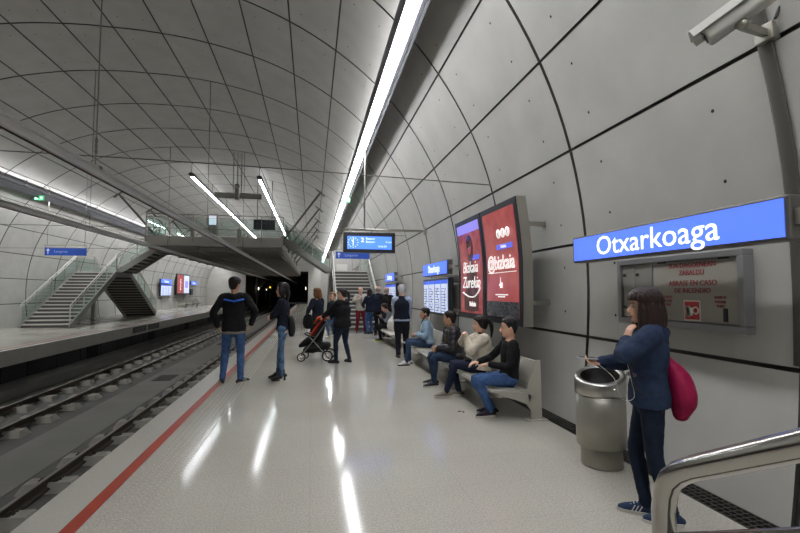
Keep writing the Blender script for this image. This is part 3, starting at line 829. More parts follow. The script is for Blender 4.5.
b = MB(); b.ball((lbx(2.36) - .025, yc, 2.36), (.003, .09, .14), 0, 14); b.build('face_oval', PRED2, LA)
def lbframe(y, z): 
    d = V((lbx(z + .05) - lbx(z - .05), 0, .1)); return frame((lbx(z) - .036, y, z), (0, -1, 0), d)
text_mesh('Bizkaia', .29, lbframe(yc + .02, 2.0), PW, LA, 'script_lettering', sx=.95, shear=.25)
text_mesh('Zurekin', .29, lbframe(yc - .02, 1.73), PW, LA, 'script_lettering', sx=.95, shear=.25)
b = MB(); b.tube([(lbx(1.6) - .026, yc + .42, 1.56), (lbx(1.5) - .026, yc + .1, 1.49), (lbx(1.5) - .026, yc - .2, 1.5), (lbx(1.6) - .026, yc - .42, 1.63), (lbx(1.6) - .026, yc - .3, 1.68)], .012, 6, sub=5); b.build('swash', PW, LA)
text_mesh('Bizkaia', .11, lbframe(yc - .1, 1.36), PW, LA, 'small_lettering', bold=.003)
b = MB(); b.box(lbx(2.1) - .027, lbx(2.1) - .02, yc - .42, yc - .08, 2.13, 2.21); b.build('blue_tag', PBLUE, LA)
pst(LB, Yc + .1, Yb - .1, 1.2, 2.78, .017, PRED, 'poster'); pst(LB, Yc + .1, Yb - .1, 1.2, 1.43, .021, PGREY, 'patterned_band')
yc = (Yb + Yc) / 2
text_mesh('@bizkaia', .29, lbframe(yc, 2.0), PW, LB, 'lettering', sx=.9, bold=.005)
for i, g in enumerate('tfi'):
    y = yc - .02 - i * .155; b = MB(); b.lathe((0, 0, 0), [(.0001, .006), (.068, .006), (.068, 0)], 20); b.xf(lbframe(y, 2.43)); o = b.build('round_badge', PW, LB)
    text_mesh(g, .1, lbframe(y, 2.43) @ Matrix.Translation((0, 0, .008)), PRED, o, 'badge_letter', bold=.004)
b = MB(); z = 2.24; b.box(lbx(z) - .027, lbx(z) - .02, yc - .42, yc + .12, z - .04, z + .035); b.build('blue_tag', PBLUE, LB)
text_mesh('bizkaia', .07, lbframe(yc - .15, 2.238), PW, LB, 'tag_lettering')
b = MB(); z = 1.86; b.box(lbx(z) - .024, lbx(z) - .02, yc - .5, yc + .5, z - .004, z + .004)
for zz, w in ((1.53, .22), (1.50, .12)): b.box(lbx(zz) - .024, lbx(zz) - .02, yc - w, yc + w, zz - .008, zz + .008)
b.build('white_line', PW, LB)
b = MB(); x = lbx(1.72) - .027
b.bbox(x - .003, x, yc - .05, yc + .04, 1.63, 1.71, .002); b.bbox(x - .003, x, yc + .01, yc + .035, 1.69, 1.79, .002); b.bbox(x - .003, x, yc + .03, yc + .07, 1.66, 1.69, .002); b.build('hand_pointer', PW, LB)

# map cases with a small name sign above
P1 = emis('map_sheet_white', 'C9D6F2', .75); P2 = emis('map_heading_blue', '3E62D8', .85); P3 = mat('map_ink', '5B6B9E', .6); P4 = mat('map_ink_red', 'A8486A', .6)
def mapcase(label, y0, y1, z0, z1, n, x=2.97, face=-1):
    t = thing('map_case', label, 'map case', (x, (y0 + y1) / 2, z0))
    b = MB(); b.bbox(*sorted((x, x - face * .12)), y0, y1, z0, z1, .015); b.build('case', DFR, t)
    w = (y1 - y0 - .08) / n; rnd = random.Random(int(y0 * 10))
    for i in range(n):
        a, c = y0 + .04 + w * i + .035, y0 + .04 + w * (i + 1) - .035
        p = MB(); p.box(*sorted((x + face * .004, x)), a, c, z0 + .06, z1 - .05); sh = p.build('map_sheet', P1, t)
        h = MB(); h.box(*sorted((x + face * .007, x + face * .004)), a, c, z1 - .14, z1 - .05); h.build('heading', P2, sh)
        k = MB()
        for j in range(9):
            zz = z0 + .1 + (z1 - z0 - .3) * j / 9; ww = rnd.uniform(.3, .85) * (c - a); k.box(*sorted((x + face * .007, x + face * .004)), c - .03 - ww, c - .03, zz, zz + .018, 0)
        k.tube([(x + face * .006, a + (c - a) * rnd.uniform(.2, .8), z0 + .12 + (z1 - z0 - .35) * j / 5) for j in range(6)], .008, 5, m=1)
        k.build('printed_lines', [P3, P4], sh)
    for y in (y0 + .03, y1 - .03):
        for z in (z0 + .15, z1 - .15):
            k = MB(); wx = wall_x(z) if face < 0 else 2 * XC - wall_x(z); k.tube([(x - face * .1, y, z), (wx - face * .0, y, z)], .025, 8); k.build('wall_bracket', STEEL, t)
    return t
nameboard('lit blue station name sign above the nearer map case', 2.95, 9.62, 11.85, 1.97, 2.3, 'Otxarkoaga', .27, 10.75, sx=.82)
mapcase('nearer map case with four lit sheets behind the denim jacket man', 9.6, 11.9, 1.02, 1.9, 4)
nameboard('lit blue station name sign farthest along the right wall', 2.95, 16.2, 18.2, 1.97, 2.3, 'Otxarkoaga', .27, 17.2, sx=.82)
mapcase('farther map case on the right wall above the standing men', 16.0, 18.3, 1.02, 1.9, 4)

# hanging departure display
t = thing('departure_display', 'black framed departure display with lit blue screen hung over the platform', 'departure display', (1.5, 11.95, 2.62))
b = MB(); b.bbox(.80, 2.20, 11.95, 12.13, 2.62, 3.17, .015); b.build('housing', mat('display_black', '0E0F16', .35), t)
b = MB(); b.box(.905, 2.10, 11.938, 11.952, 2.715, 3.06); scr = b.build('screen', emis('display_blue', '4F86F2', 1.0), t)
dw = emis('display_white', 'E8F2FF', 1.0)
fr = lambda x, z: frame((x, 11.934, z), (1, 0, 0), (0, 0, 1))
text_mesh('2', .16, fr(1.31, 2.955), dw, scr, 'platform_number', bold=.004)
text_mesh('Basauri', .085, fr(1.40, 2.995), dw, scr, 'destination_line', align='LEFT'); text_mesh('Basauri', .085, fr(1.40, 2.91), dw, scr, 'destination_line', align='LEFT')
text_mesh('3 min', .07, fr(1.94, 2.91), dw, scr, 'minutes', align='LEFT'); text_mesh('10:26:38', .07, fr(1.72, 2.79), dw, scr, 'clock_digits', align='LEFT')
b = MB()
for i in range(12):
    a = i * math.pi / 6; b.box(1.06 + .13 * math.cos(a) - .011, 1.06 + .13 * math.cos(a) + .011, 11.932, 11.938, 2.89 + .13 * math.sin(a) - .011, 2.89 + .13 * math.sin(a) + .011)
b.tube([(1.06, 11.935, 2.80), (1.065, 11.935, 2.99)], .012, 6); b.tube([(1.06, 11.935, 2.89), (1.02, 11.935, 2.96)], .01, 6)
b.build('clock_marks', dw, scr)
b = MB(); b.tube([(.8, 12.04, 3.25), (wall_x(3.3), 12.04, 3.25)], .03, 8); b.box(wall_x(3.25) - .05, wall_x(3.25) + .01, 11.95, 12.13, 3.15, 3.35)
for x in (1.0, 2.0): b.box(x - .03, x + .03, 12.0, 12.08, 3.15, 3.25)
b.tube([(1.37, 12.04, 3.25), (1.37, 12.04, 5.65)], .022, 8)
b.build('support_arm', STEEL_SATIN, t)
# blue way-out signs
WAY = mat('way_out_blue', '1F4FB4', .35); 
def wayout(label, x0, x1, y, z0, z1, top):
    t = thing('direction_sign', label, 'direction sign', ((x0 + x1) / 2, y, z0))
    b = MB(); b.bbox(x0, x1, y, y + .05, z0, z1, .006); b.build('sign_panel', WAY, t)
    h = z1 - z0; zc = (z0 + z1) / 2
    k = MB(); ax = x0 + .13; k.tube([(ax, y - .004, zc - h * .32), (ax, y - .004, zc + h * .3)], .014, 6); k.tube([(ax - .055, y - .004, zc + h * .1), (ax, y - .004, zc + h * .33), (ax + .055, y - .004, zc + h * .1)], .014, 6); k.build('arrow', WHT, t)
    text_mesh('Langaran', .15, frame((x0 + .36, y - .003, zc), (1, 0, 0), (0, 0, 1)), mat('sign_pale_lettering', '9DB0DC', .5), t, 'lettering', align='LEFT')
    k = MB()
    for x in (x0 + .02, x1 - .02): k.tube([(x, y + .025, z1 - .05), (x, y + .025, z1 + .1)], .015, 6)
    k.tube([(x0 - .05, y + .025, z1 + .1), (x1 + .05, y + .025, z1 + .1)], .015, 6)
    for x in top: k.tube([(x, y + .025, z1 + .1), (x, y + .025, vz(x))], .012, 6)
    k.build('hanger_frame', STEEL_SATIN, t)
wayout('blue direction sign hanging over the stair on the waiting platform', .92, 2.3, 18.3, 2.92, 3.2, (1.15,))
wayout('blue direction sign hanging over the opposite platform by the stair', -11.38, -9.76, 22.0, 3.16, 3.5, (-11.3, -9.84))

# surveillance camera and conduit on the near joint
Yr = 2.47
b = MB(); pts = []
for i in range(26):
    s = 1.1 + (8.0 - 1.1) * i / 25; p = vault(s, .012); pts.append((XC + p.x, Yr, p.z))
b.tube(pts, [(.055, .012)] * len(pts), 8, right=(0, 1, 0))
solo(b, 'joint_cover_strip', mat('joint_cover_dark', '57554F', .5, .3), 'flat dark cover strip up the wall joint below the surveillance camera', 'cover strip')
cam_f, cam_r = V((2.41, 2.33, 3.17)), V((2.70, 1.99, 3.40))
t = thing('surveillance_camera', 'white surveillance camera on a bracket high on the right wall', 'surveillance camera', (2.9, Yr, 3.2))
d = (cam_r - cam_f).normalized(); upv = V((0, 0, 1)); rr = d.cross(upv).normalized(); uu = rr.cross(d)
Mc = Matrix.Identity(4)
for i, c in enumerate((rr, d, uu)):
    for j in range(3): Mc[j][i] = c[j]
Mc.translation = cam_f; Lc = (cam_r - cam_f).length
b = MB(); b.bbox(-.055, .055, 0, Lc, -.06, .05, .022, mtx=Mc, seg=3); b.build('camera_housing', mat('camera_grey', 'B4B2AB', .4, .2), t)
b = MB(); b.bbox(-.075, .075, -.06, Lc + .02, .058, .066, .003, mtx=Mc); b.bbox(-.077, -.072, -.05, Lc + .02, .015, .064, .002, mtx=Mc); b.bbox(.072, .077, -.05, Lc + .02, .015, .064, .002, mtx=Mc); b.build('sun_shield', mat('camera_white', 'D8D7D0', .4), t)
b = MB(); b.lathe((0, 0, 0), [(.0001, -.004), (.042, -.004), (.046, .02)], 16); b.xf(Mc @ Matrix.Rotation(R(-90), 4, 'X')); b.build('lens_glass', mat('lens_dark', '0A0A0D', .08), t)
b = MB(); mid = Mc @ V((0, Lc * .34, -.085)); wx = wall_x(3.35); base = V((wx - .02, Yr - .03, 3.33))
b.ball(mid + V((0, 0, .01)), .035, n=10); b.beam(mid, base, .035, .045); b.tube([mid, Mc @ V((0, Lc * .34, -.05))], .018, 8); b.bbox(base.x - .02, base.x + .05, Yr - .09, Yr + .04, 3.27, 3.39, .008)
b.build('wall_bracket', STEEL_SATIN, t)
b = MB(); b.tube([Mc @ V((0, Lc + .01, 0)), Mc @ V((.02, Lc + .1, -.02)), base + V((-.02, -.16, .16)), base + V((-.02, -.08, .05))], .010, 8, sub=6); b.build('cable', BLACK, t)

# bin
t = thing('litter_bin', 'round steel litter bin with slanted open top against the right wall', 'litter bin', (2.62, 3.78, 0))
c = V((2.62, 3.78, 0)); b = MB(); b.lathe(c, [(.0001, 0), (.175, 0), (.178, .02), (.178, .17), (.2, .172), (.215, .185), (.215, .63), (.2, .635)], 36); b.build('body', STEEL_SATIN, t)
def slant(mb, zbase, tx=-.20, ty=-.20):
    for p in mb.v:
        if p.z > zbase: p.z += ((p.x - c.x) * -tx + (p.y - c.y) * -ty) * min(1, (p.z - zbase) / .02) * 1.0
b = MB(); b.lathe(c, [(.200, .632), (.218, .64), (.222, .66), (.222, .79), (.216, .805), (.20, .812), (.172, .806), (.168, .80)], 36); slant(b, .70); b.build('rim', mat('bin_rim_steel', 'B4B2AC', .28, 1.), t)
b = MB(); b.lathe(c, [(.0001, .62), (.150, .62), (.160, .74), (.169, .802)], 30); slant(b, .70); b.build('dark_inside', mat('bin_inside', '151413', .6), t)
b = MB(); a0 = R(215); q = c + V((.224 * math.cos(a0 + .9), .224 * math.sin(a0 + .9), .71)); b.lathe(q, [(.0001, .012), (.012, .01), (.012, -.01), (.0001, -.012)], 10); b.build('lock', STEEL_POL, t)

# foreground handrail
hx = .80
t = thing('handrail', 'thick polished steel handrail in the right foreground', 'handrail', (hx, .93, 0))
b = MB(); sl = V((0, -1, .545)).normalized()
a = V((hx, .93, 1.10)); b.tube([(hx, .93, 0), (hx, .93, .6), (hx, .93, 1.07), (hx, .922, 1.115), (hx, .905, 1.148), (hx, .875, 1.175), V((hx, .84, 1.197)), V((hx, .84, 1.197)) + sl * 1.3, V((hx, .84, 1.197)) + sl * 2.6], .0255, 16); b.build('top_rail', STEEL_POL, t)
b = MB(); q = V((hx, .93, 1.0)); b.tube([q + V((0, -.0, 0)), q + V((0, -.04, .02)), q + V((0, -.04, .02)) + sl * 2.6], .017, 12); b.build('lower_rail', STEEL_POL, t)
for y in (-.35,):
    b = MB(); zt = 1.197 + (.84 - y) * .545; b.tube([(hx, y, .0), (hx, y, zt)], .02, 10); b.build('post', STEEL, t)

# benches
BENCH = mat('bench_steel', 'B9B5AA', .42, .35, var=.04, vscale=4)
def bench(label, y0, y1, n):
    t = thing('bench', label, 'bench', (2.55, (y0 + y1) / 2, 0))
    L = (y1 - y0 - .04) / n
    for i in range(n):
        a, c = y0 + .02 + L * i + .012, y0 + .02 + L * (i + 1) - .012
        s = MB(); pr = [(2.17, .392), (2.19, .415), (2.4, .418), (2.56, .398), (2.62, .41), (2.62, .395), (2.56, .38), (2.4, .4), (2.2, .395)]
        s.prism([(x, a, z) for x, z in [(q, w - .045) for q, w in pr]], (0, c - a, 0)); s.build('seat', BENCH, t)
        k = MB(); pr = [(2.635, .50), (2.66, .49), (2.755, .735), (2.755, .76), (2.735, .755)]
        k.prism([(x, a, z) for x, z in [(q, w - .045) for q, w in pr]], (0, c - a, 0)); k.build('backrest', BENCH, t)
    pl = [(2.16, .41), (2.18, .425), (2.55, .385), (2.61, .42), (2.63, .48), (2.74, .77), (2.79, .77), (2.80, .0), (2.66, .0), (2.66, .16), (2.60, .24), (2.45, .30), (2.30, .345)]
    for i in range(n + 1):
        if i not in (0, n) and i % 2: continue
        y = y0 + .0 + (y1 - y0 - .03) * i / n
        f = MB(); f.prism([(x, y, max(0, z - .045)) for x, z in pl], (0, .03, 0)); f.bbox(2.58, 2.86, y - .045, y + .075, 0, .012, .003); f.build('support_plate', BENCH, t)
    b = MB(); b.box(2.62, 2.66, y0, y1, .25, .31); b.box(2.24, 2.27, y0, y1, .29, .33); b.build('beam', BENCH, t)
    return t
bench('long steel bench nearest the camera, four people seated along it', 5.2, 11.3, 10)
bench('farther steel bench where the grey cardigan woman sits', 12.5, 15.1, 4)
# crumpled scrap on the floor
b = MB(); b.ball((1.92, 5.75, .006), (.03, .015, .006), 0, 8); b.ball((1.96, 5.71, .008), (.014, .02, .008), 0, 8)
solo(b, 'litter_scrap', mat('scrap_brown', '6A5A42', .8), 'small brown scrap of litter on the floor before the bench', 'litter')

# ------------------------------------------------------------------ opposite platform
LX = 2 * XC - 2.97
mapcase('map case with lit sheets on the opposite platform wall', 42.3, 45.4, 1.2, 2.25, 4, x=LX, face=1)
t = thing('station_name_sign', 'small lit blue name sign above the map case on the opposite platform', 'station sign', (LX, 43.8, 2.3))
b = MB(); b.bbox(LX - .13, LX, 42.3, 45.4, 2.32, 2.72, .012); b.build('sign_case', CASE, t)
b = MB(); b.box(LX, LX + .006, 42.34, 45.36, 2.34, 2.70); b.build('lit_face', SIGNB, t)
text_mesh('Otxarkoaga', .3, frame((LX + .008, 43.85, 2.52), (0, 1, 0), (0, 0, 1)), SIGNT, t, 'lettering', sx=.9)
t = thing('advertising_light_box', 'light box with a red and a pale poster on the opposite platform wall', 'light box', (LX, 49, 1.3))
b = MB(); b.bbox(LX - .2, LX, 47.0, 51.6, 1.3, 3.4, .03); b.build('case', DFR, t)
b = MB(); b.box(LX, LX + .006, 47.2, 49.3, 1.45, 3.25); p = b.build('red_poster', PRED, t)
text_mesh('Bizkaia', .42, frame((LX + .008, 48.25, 2.3), (0, 0, 1), (0, -1, 0)), PW, p, 'lettering')
b = MB(); b.box(LX, LX + .006, 49.5, 51.4, 1.45, 3.25, 0); b.box(LX + .005, LX + .008, 49.9, 51.0, 2.0, 2.7, 1); b.build('pale_poster', [emis('poster_pale', 'C3CBE6', .8), PVIO], t)
b = MB()
for y in (47.5, 51.1):
    for z in (1.6, 3.0): b.box(2 * XC - wall_x(z) - .01, LX - .18, y - .03, y + .03, z - .03, z + .03)
b.build('wall_bracket', STEEL, t)
t = thing('station_name_sign', 'small lit blue name sign farthest along the opposite platform wall', 'station sign', (LX, 53.4, 2.35))
b = MB(); b.bbox(LX - .13, LX, 52.2, 54.8, 2.35, 2.75, .012); b.build('sign_case', CASE, t)
b = MB(); b.box(LX, LX + .006, 52.24, 54.76, 2.37, 2.73); b.build('lit_face', SIGNB, t)
text_mesh('Otxarkoaga', .3, frame((LX + .008, 53.5, 2.55), (0, 1, 0), (0, 0, 1)), SIGNT, t, 'lettering', sx=.8)
b = MB(); b.bbox(LX - .18, LX - .02, 52.4, 53.3, 1.25, 1.9, .02); b.box(LX - .021, LX - .01, 52.5, 53.2, 1.35, 1.8)
solo(b, 'wall_cabinet', DFR, 'small dark cabinet under the farthest sign on the opposite wall', 'wall cabinet')
t = thing('bench', 'steel bench standing against the opposite platform wall', 'bench', (-12.4, 50, 0))
M_ = Matrix.Translation((2 * XC, 0, 0)) @ Matrix.Diagonal((-1, 1, 1, 1))
for i in range(8):
    a, c = 46.6 + i * .95, 46.6 + i * .95 + .92
    s = MB(); pr = [(2.17, .392), (2.19, .415), (2.4, .418), (2.62, .41), (2.62, .395), (2.4, .4)]; s.prism([(2 * XC - x, a, z) for x, z in pr], (0, c - a, 0)); s.build('seat', STEEL_SATIN, t)
    s = MB(); pr = [(2.635, .50), (2.66, .49), (2.755, .76), (2.735, .755)]; s.prism([(2 * XC - x, a, z) for x, z in pr], (0, c - a, 0)); s.build('backrest', STEEL_SATIN, t)
for y in (46.6, 49.4, 52.2, 54.1):
    s = MB(); s.prism([(2 * XC - x, y, z) for x, z in [(2.16, .41), (2.55, .385), (2.63, .48), (2.74, .77), (2.79, .77), (2.80, .0), (2.66, .0), (2.66, .16), (2.45, .30)]], (0, .04, 0)); s.build('support_plate', STEEL_SATIN, t)
# black warning plates on the kerb face of the opposite platform
for i, (a, c) in enumerate(((22.6, 24.3), (24.55, 26.2))):
    t = thing('warning_plate', ('black plate with worn white lettering on the opposite kerb, nearer one', 'black plate with worn white lettering on the opposite kerb, farther one')[i], 'plate', (XL, (a + c) / 2, -.3))
    b = MB(); b.box(XL, XL + .012, a, c, -.32, -.06); b.build('plate', mat('plate_black', '1B1C22', .4), t)
    k = MB(); rnd = random.Random(i)
    for z in (-.15, -.24):
        y = a + .2
        while y < c - .25: w = rnd.uniform(.06, .16); k.box(XL + .012, XL + .015, y, y + w, z - .025, z + .025); y += w + .05
    k.build('worn_lettering', mat('plate_grey_lettering', '77787C', .6), t)
t = thing('help_point', 'white cabinet at the far end of the opposite platform by the tunnel mouth', 'cabinet', (-8.9, 58, 0))
b = MB(); b.bbox(-9.3, -8.7, 58, 58.4, 0, 1.5, .03); b.build('cabinet_body', mat('cabinet_white', 'C4C2BC', .5), t)
b = MB(); b.lathe((0, 0, 0), [(.0001, .01), (.18, .01), (.18, 0)], 16); b.xf(frame((-9.0, 57.99, 1.0), (1, 0, 0), (0, 0, 1))); b.build('round_panel', GREY_PAINT, t)
b = MB(); b.bbox(-9.55, -9.15, 60.6, 60.9, 5.0, 5.25, .02); b.beam((-9.35, 60.9, 5.1), (-9.35, 61.05, 5.1), .08, .08)
solo(b, 'surveillance_camera', DARK_PAINT, 'dark surveillance camera on the pale end wall left of the tunnel mouth', 'surveillance camera')
# ------------------------------------------------------------------ people
def cloth(key, col, var=.12, rough=.85, bump=.25, bs=45): return mat(key, col, rough, var=var, vscale=14, bump=bump, bscale=bs, spec=.2)
SKINS = {'fair': mat('skin_fair', 'D3A58C', .5, var=.05, vscale=20), 'tan': mat('skin_tan', 'BD9073', .5, var=.05, vscale=20)}
LIPS = mat('lips', '8E4B45', .45)
EYEW = mat('eye_white', 'A39D95', .3); EYED = mat('eye_iris', '1E1510', .2)

def ik(a, b, l1, l2, hint):
    d = b - a; L = d.length; mx = (l1 + l2) * .999
    if L > mx: b = a + d * (mx / L); d = b - a; L = mx
    x = (l1 * l1 - l2 * l2 + L * L) / (2 * L); h = math.sqrt(max(0, l1 * l1 - x * x)); n = d.normalized()
    p = V(hint) - n * n.dot(V(hint)); p = p.normalized() if p.length > 1e-5 else V((0, 1, 0))
    return a + n * x + p * h, b

HEADP = [(-.116, .050, -.012, .016), (-.112, .070, -.028, .034), (-.100, .080, -.044, .046), (-.08, .083, -.062, .054), (-.055, .084, -.074, .061), (-.03, .085, -.085, .067),
         (-.005, .083, -.094, .071), (.02, .087, -.099, .0735), (.045, .088, -.1, .075), (.07, .081, -.094, .072), (.09, .064, -.08, .062), (.104, .042, -.058, .045), (.113, .015, -.03, .022)]
def headgrid(off=None, n=36, sub=3, wide=1.):
    """closed head surface in head space (+y forward, z 0 at the eyes); off(phi, z) pushes it outward"""
    rows = []
    for i in range(len(HEADP) - 1):
        for j in range(sub):
            t = j / sub; t2 = t * t * (3 - 2 * t) * .3 + t * .7
            rows.append([a + (b_ - a) * t for a, b_ in zip(HEADP[i], HEADP[i + 1])])
    rows.append(list(HEADP[-1]))
    vs = []; fs = []
    for z, yf, yb, w in rows:
        yc = -.006
        for j in range(n):
            ph = 2 * math.pi * j / n                     # 0 = front
            c, s_ = math.cos(ph), math.sin(ph)
            e = .86
            x = w * math.copysign(abs(s_) ** e, s_) * wide
            y = yc + ((yf - yc) if c > 0 else (yc - yb)) * math.copysign(abs(c) ** (.92 if c > 0 else .95), c)
            p = V((x, y, z))
            if off is None:
                for sx in (-1, 1):                        # eye sockets
                    d2 = (x - sx * .031) ** 2 + (z - .0) ** 2
                    if c > .2: p.y -= .011 * math.exp(-d2 / .0003)
                    d3 = (x - sx * .042) ** 2 + (z + .03) ** 2
                    if c > .2: p.y += .004 * math.exp(-d3 / .0005)
            else:
                o = off(abs(ph if ph <= math.pi else ph - 2 * math.pi), z)
                q = V((x, y, z * .9 + .0)); dirn = V((x / max(w, .03) , (y + .01) / .09, max(0, z - .05) / .05)).normalized()
                p = p + dirn * o
            vs.append(p)
    m = len(rows)
    for i in range(m - 1):
        for j in range(n): fs.append((i * n + j, i * n + (j + 1) % n, (i + 1) * n + (j + 1) % n, (i + 1) * n + j))
    fs.append(tuple(range(n))[::-1]); fs.append(tuple((m - 1) * n + j for j in range(n)))
    return vs, fs

def hand(mb, w, d, nrm, side, s, curl=.45, thumb_in=.3, k=1.):
    """palm and five fingers from wrist w along d; nrm = palm normal; side = towards the thumb"""
    d = d.normalized(); nrm = (nrm - d * nrm.dot(d)).normalized(); side = (side - d * side.dot(d) - nrm * side.dot(nrm)).normalized()
    s *= k
    mb.tube([w - d * .02 * s, w + d * .02 * s, w + d * .055 * s, w + d * .09 * s], [(.025 * s, .019 * s), (.031 * s, .018 * s), (.040 * s, .016 * s), (.038 * s, .013 * s)], 10, right=side, round_=True)
    for i, (L, o) in enumerate(((.9, .029), (1., .0105), (.95, -.0085), (.75, -.027))):
        p = w + d * (.086 - abs(o) * .12) * s + side * o * s; a = curl * (.55 + .08 * i); pts = [p - d * .02 * s, p]; dd = d.copy()
        for seg in (.040, .027, .022):
            dd = (dd * math.cos(a) + nrm * math.sin(a)).normalized() if True else dd
            n2 = (nrm - dd * nrm.dot(dd)).normalized(); p = p + dd * seg * L * s; pts.append(p.copy())
            d_, nrm_ = dd, n2; nr = nrm_
            dd = d_; a = curl * .9
            nrm_loc = nr; nrm2 = nrm_loc
            dd = (dd + V((0, 0, 0))); nrm_keep = nrm2
            nrm_use = nrm_keep
        mb.tube(pts, [.0095 * s, .0098 * s, .0092 * s, .0085 * s, .007 * s], 7, round_=True)
    p = w + d * .025 * s + side * .026 * s; t1 = (d * .62 + side * .62 + nrm * thumb_in).normalized(); t2 = (d * .9 + side * .15 + nrm * (thumb_in + .2)).normalized()
    mb.tube([p - t1 * .01 * s, p + t1 * .022 * s, p + t1 * .045 * s, p + t1 * .045 * s + t2 * .032 * s], [.013 * s, .0125 * s, .0105 * s, .0085 * s], 7, round_=True)

def person(label, loc, heading, H, cfg, group=None):
    S = H / 1.7; g = cfg.get
    near = g('near', False)
    vb = .0062 if near else .0085; vc = .009 if near else .012
    t = thing('person', label, 'person', loc, group, R(heading))
    ORIGIN[t.name] = V((0, 0, 0))                         # children are given in the person's own space
    skin = SKINS[g('skin', 'fair')]
    up = V((0, 0, 1))
    pel = V(g('pelvis', (0, 0, .93))); lean = V(g('lean', (0, .0, 1))).normalized()
    tw = R(g('twist', 0)); RX_ = V((1, 0, 0)); SR = V((math.cos(tw), math.sin(tw), 0)); SF = V((-math.sin(tw), math.cos(tw), 0))
    bend = V(g('bend', (0, 0, 0)))
    neck = pel + lean * .525 + bend
    chest = pel + lean * .34 + bend * .45
    waist = pel + lean * .15 + bend * .1
    shw = g('shw', .172)
    fem = g('fem', False)
    sh = {-1: neck - lean * .055 - SR * shw + V(g('shL', (0, 0, 0))), 1: neck - lean * .055 + SR * shw + V(g('shR', (0, 0, 0)))}
    hip = {-1: pel - RX_ * .088 - up * .02, 1: pel + RX_ * .088 - up * .02}
    foot = {-1: V(g('footL', (-.1, 0, 0))), 1: V(g('footR', (.1, 0, 0)))}
    hnd = {-1: V(g('handL', (-.23, .06, .80))), 1: V(g('handR', (.23, .06, .80)))}
    eh = {-1: V(g('elbL', (-.35, -1, -.1))), 1: V(g('elbR', (.35, -1, -.1)))}
    kh = {-1: V(g('kneeL', (-.08, 1, .0))), 1: V(g('kneeR', (.08, 1, .0)))}
    fat = g('fat', 1.)
    sit = g('sit', False)
    # head frame
    hy, hp, hr = R(g('head_yaw', 0)), R(g('head_pitch', 0)), R(g('head_roll', 0))
    HM = Matrix.Rotation(hy + tw, 4, 'Z') @ Matrix.Rotation(hp, 4, 'X') @ Matrix.Rotation(hr, 4, 'Y')
    hc = neck + lean * .045 + V(g('neck_fwd', (0, .02, 0))) + HM.to_3x3() @ V((0, .0, .112))
    hs = g('head_scale', 1.09); HM = Matrix.Translation(hc) @ HM @ Matrix.Scale(hs, 4)
    B = MB(); J = {}
    # body: torso, neck, limbs slim under the clothes
    sb = .86
    B.tube([pel - lean * .07, pel + lean * .02, waist, chest, neck - lean * .05, neck + lean * .0], [(.13 * sb, .09 * sb), (.155 * sb, .105 * sb), (.135 * sb, .09 * sb), (.155 * sb, .10 * sb), (.115 * sb, .075 * sb), (.055, .052)], 14, right=[RX_, RX_, RX_, SR, SR, SR], sub=3, round_=True)
    B.tube([neck - lean * .06, neck + lean * .02, hc + HM.to_3x3() @ V((0, -.02, -.06))], [(.07, .06), (.052, .054), (.052, .056)], 12, right=[SR] * 3, sub=3, round_=True)
    hv, hf = headgrid(wide=g('face_w', 1.)); B.add([HM @ p for p in hv], hf)
    def hb(c, r, rot=None): B.ball(HM @ V(c), [q * hs for q in r], 0, 10, rot=HM.to_3x3().normalized() @ (rot or Matrix.Identity(3)))
    B.tube([HM @ V(p) for p in ((0, .080, .018), (0, .094, -.012), (0, .108, -.034), (0, .101, -.043), (0, .088, -.047))], [(.007 * hs, .008 * hs), (.009 * hs, .010 * hs), (.0125 * hs, .010 * hs), (.014 * hs, .008 * hs), (.010 * hs, .006 * hs)], 8, right=[HM.to_3x3() @ V((1, 0, 0))] * 5, sub=2, round_=True)
    hb((0, .086, -.064), (.021, .0105, .006)); hb((0, .085, -.074), (.018, .0105, .0065)); hb((0, .073, -.100), (.02, .014, .012))
    for sx in (-1, 1):
        hb((sx * .074, -.012, -.012), (.008, .017, .03), Matrix.Rotation(sx * R(-14), 3, 'Z'))
        hb((sx * .032, .079, .017), (.02, .007, .005))
    for sd in (-1, 1):
        a = sh[sd]; elb, w = ik(a, hnd[sd], .285, .255, eh[sd]); J['elb', sd] = elb; J['w', sd] = w
        B.tube([a + (neck - a) * .25, a, a.lerp(elb, .5), elb, elb.lerp(w, .3), w], [.04, .05 * sb, .043 * sb, .037 * sb, .036, .026], 12, sub=2, round_=True)
        fd = (w - elb).normalized()
        hd = V(g('hdirL' if sd < 0 else 'hdirR', fd)); 
        nd = V(g('hnrmL' if sd < 0 else 'hnrmR', (-sd * .9, .1, -.1)))
        sdv = V(g('hsideL' if sd < 0 else 'hsideR', (0, 1, .35)))
        if g('nohand' + ('L' if sd < 0 else 'R')): pass
        else: hand(B, w, hd, nd, sdv, 1., g('curl', .5), k=g('hand_k', .96))
        h0 = hip[sd]; ank = foot[sd] + V((0, 0, .085)); kn, ank = ik(h0, ank, .425, .415, kh[sd]); J['kn', sd] = kn; J['ank', sd] = ank
        B.tube([h0, h0.lerp(kn, .5), kn, kn.lerp(ank, .35), ank, ank - (ank - kn).normalized() * -.02], [.078 * sb, .066 * sb, .05 * sb, .047 * sb, .033, .034], 12, sub=2, round_=True)
        td = R(g('toeL' if sd < 0 else 'toeR', sd * -12)); tf = V((math.sin(-td), math.cos(td), 0)); J['tf', sd] = tf
        if not g('heels'): B.tube([ank + V((0, 0, -.045)) - tf * .03, ank + V((0, 0, -.05)) + tf * .06, ank + V((0, 0, -.06)) + tf * .13], [.03, .03, .022], 8, round_=True)
    B.xf(Matrix.Scale(S, 4))
    me = remesh(B, vb * S if not near else vb, 3 if near else 2, fac=.4)
    body = link_mesh('body', me, [skin, LIPS], t)
    HMs = Matrix.Scale(S, 4) @ HM; inv = HMs.inverted()
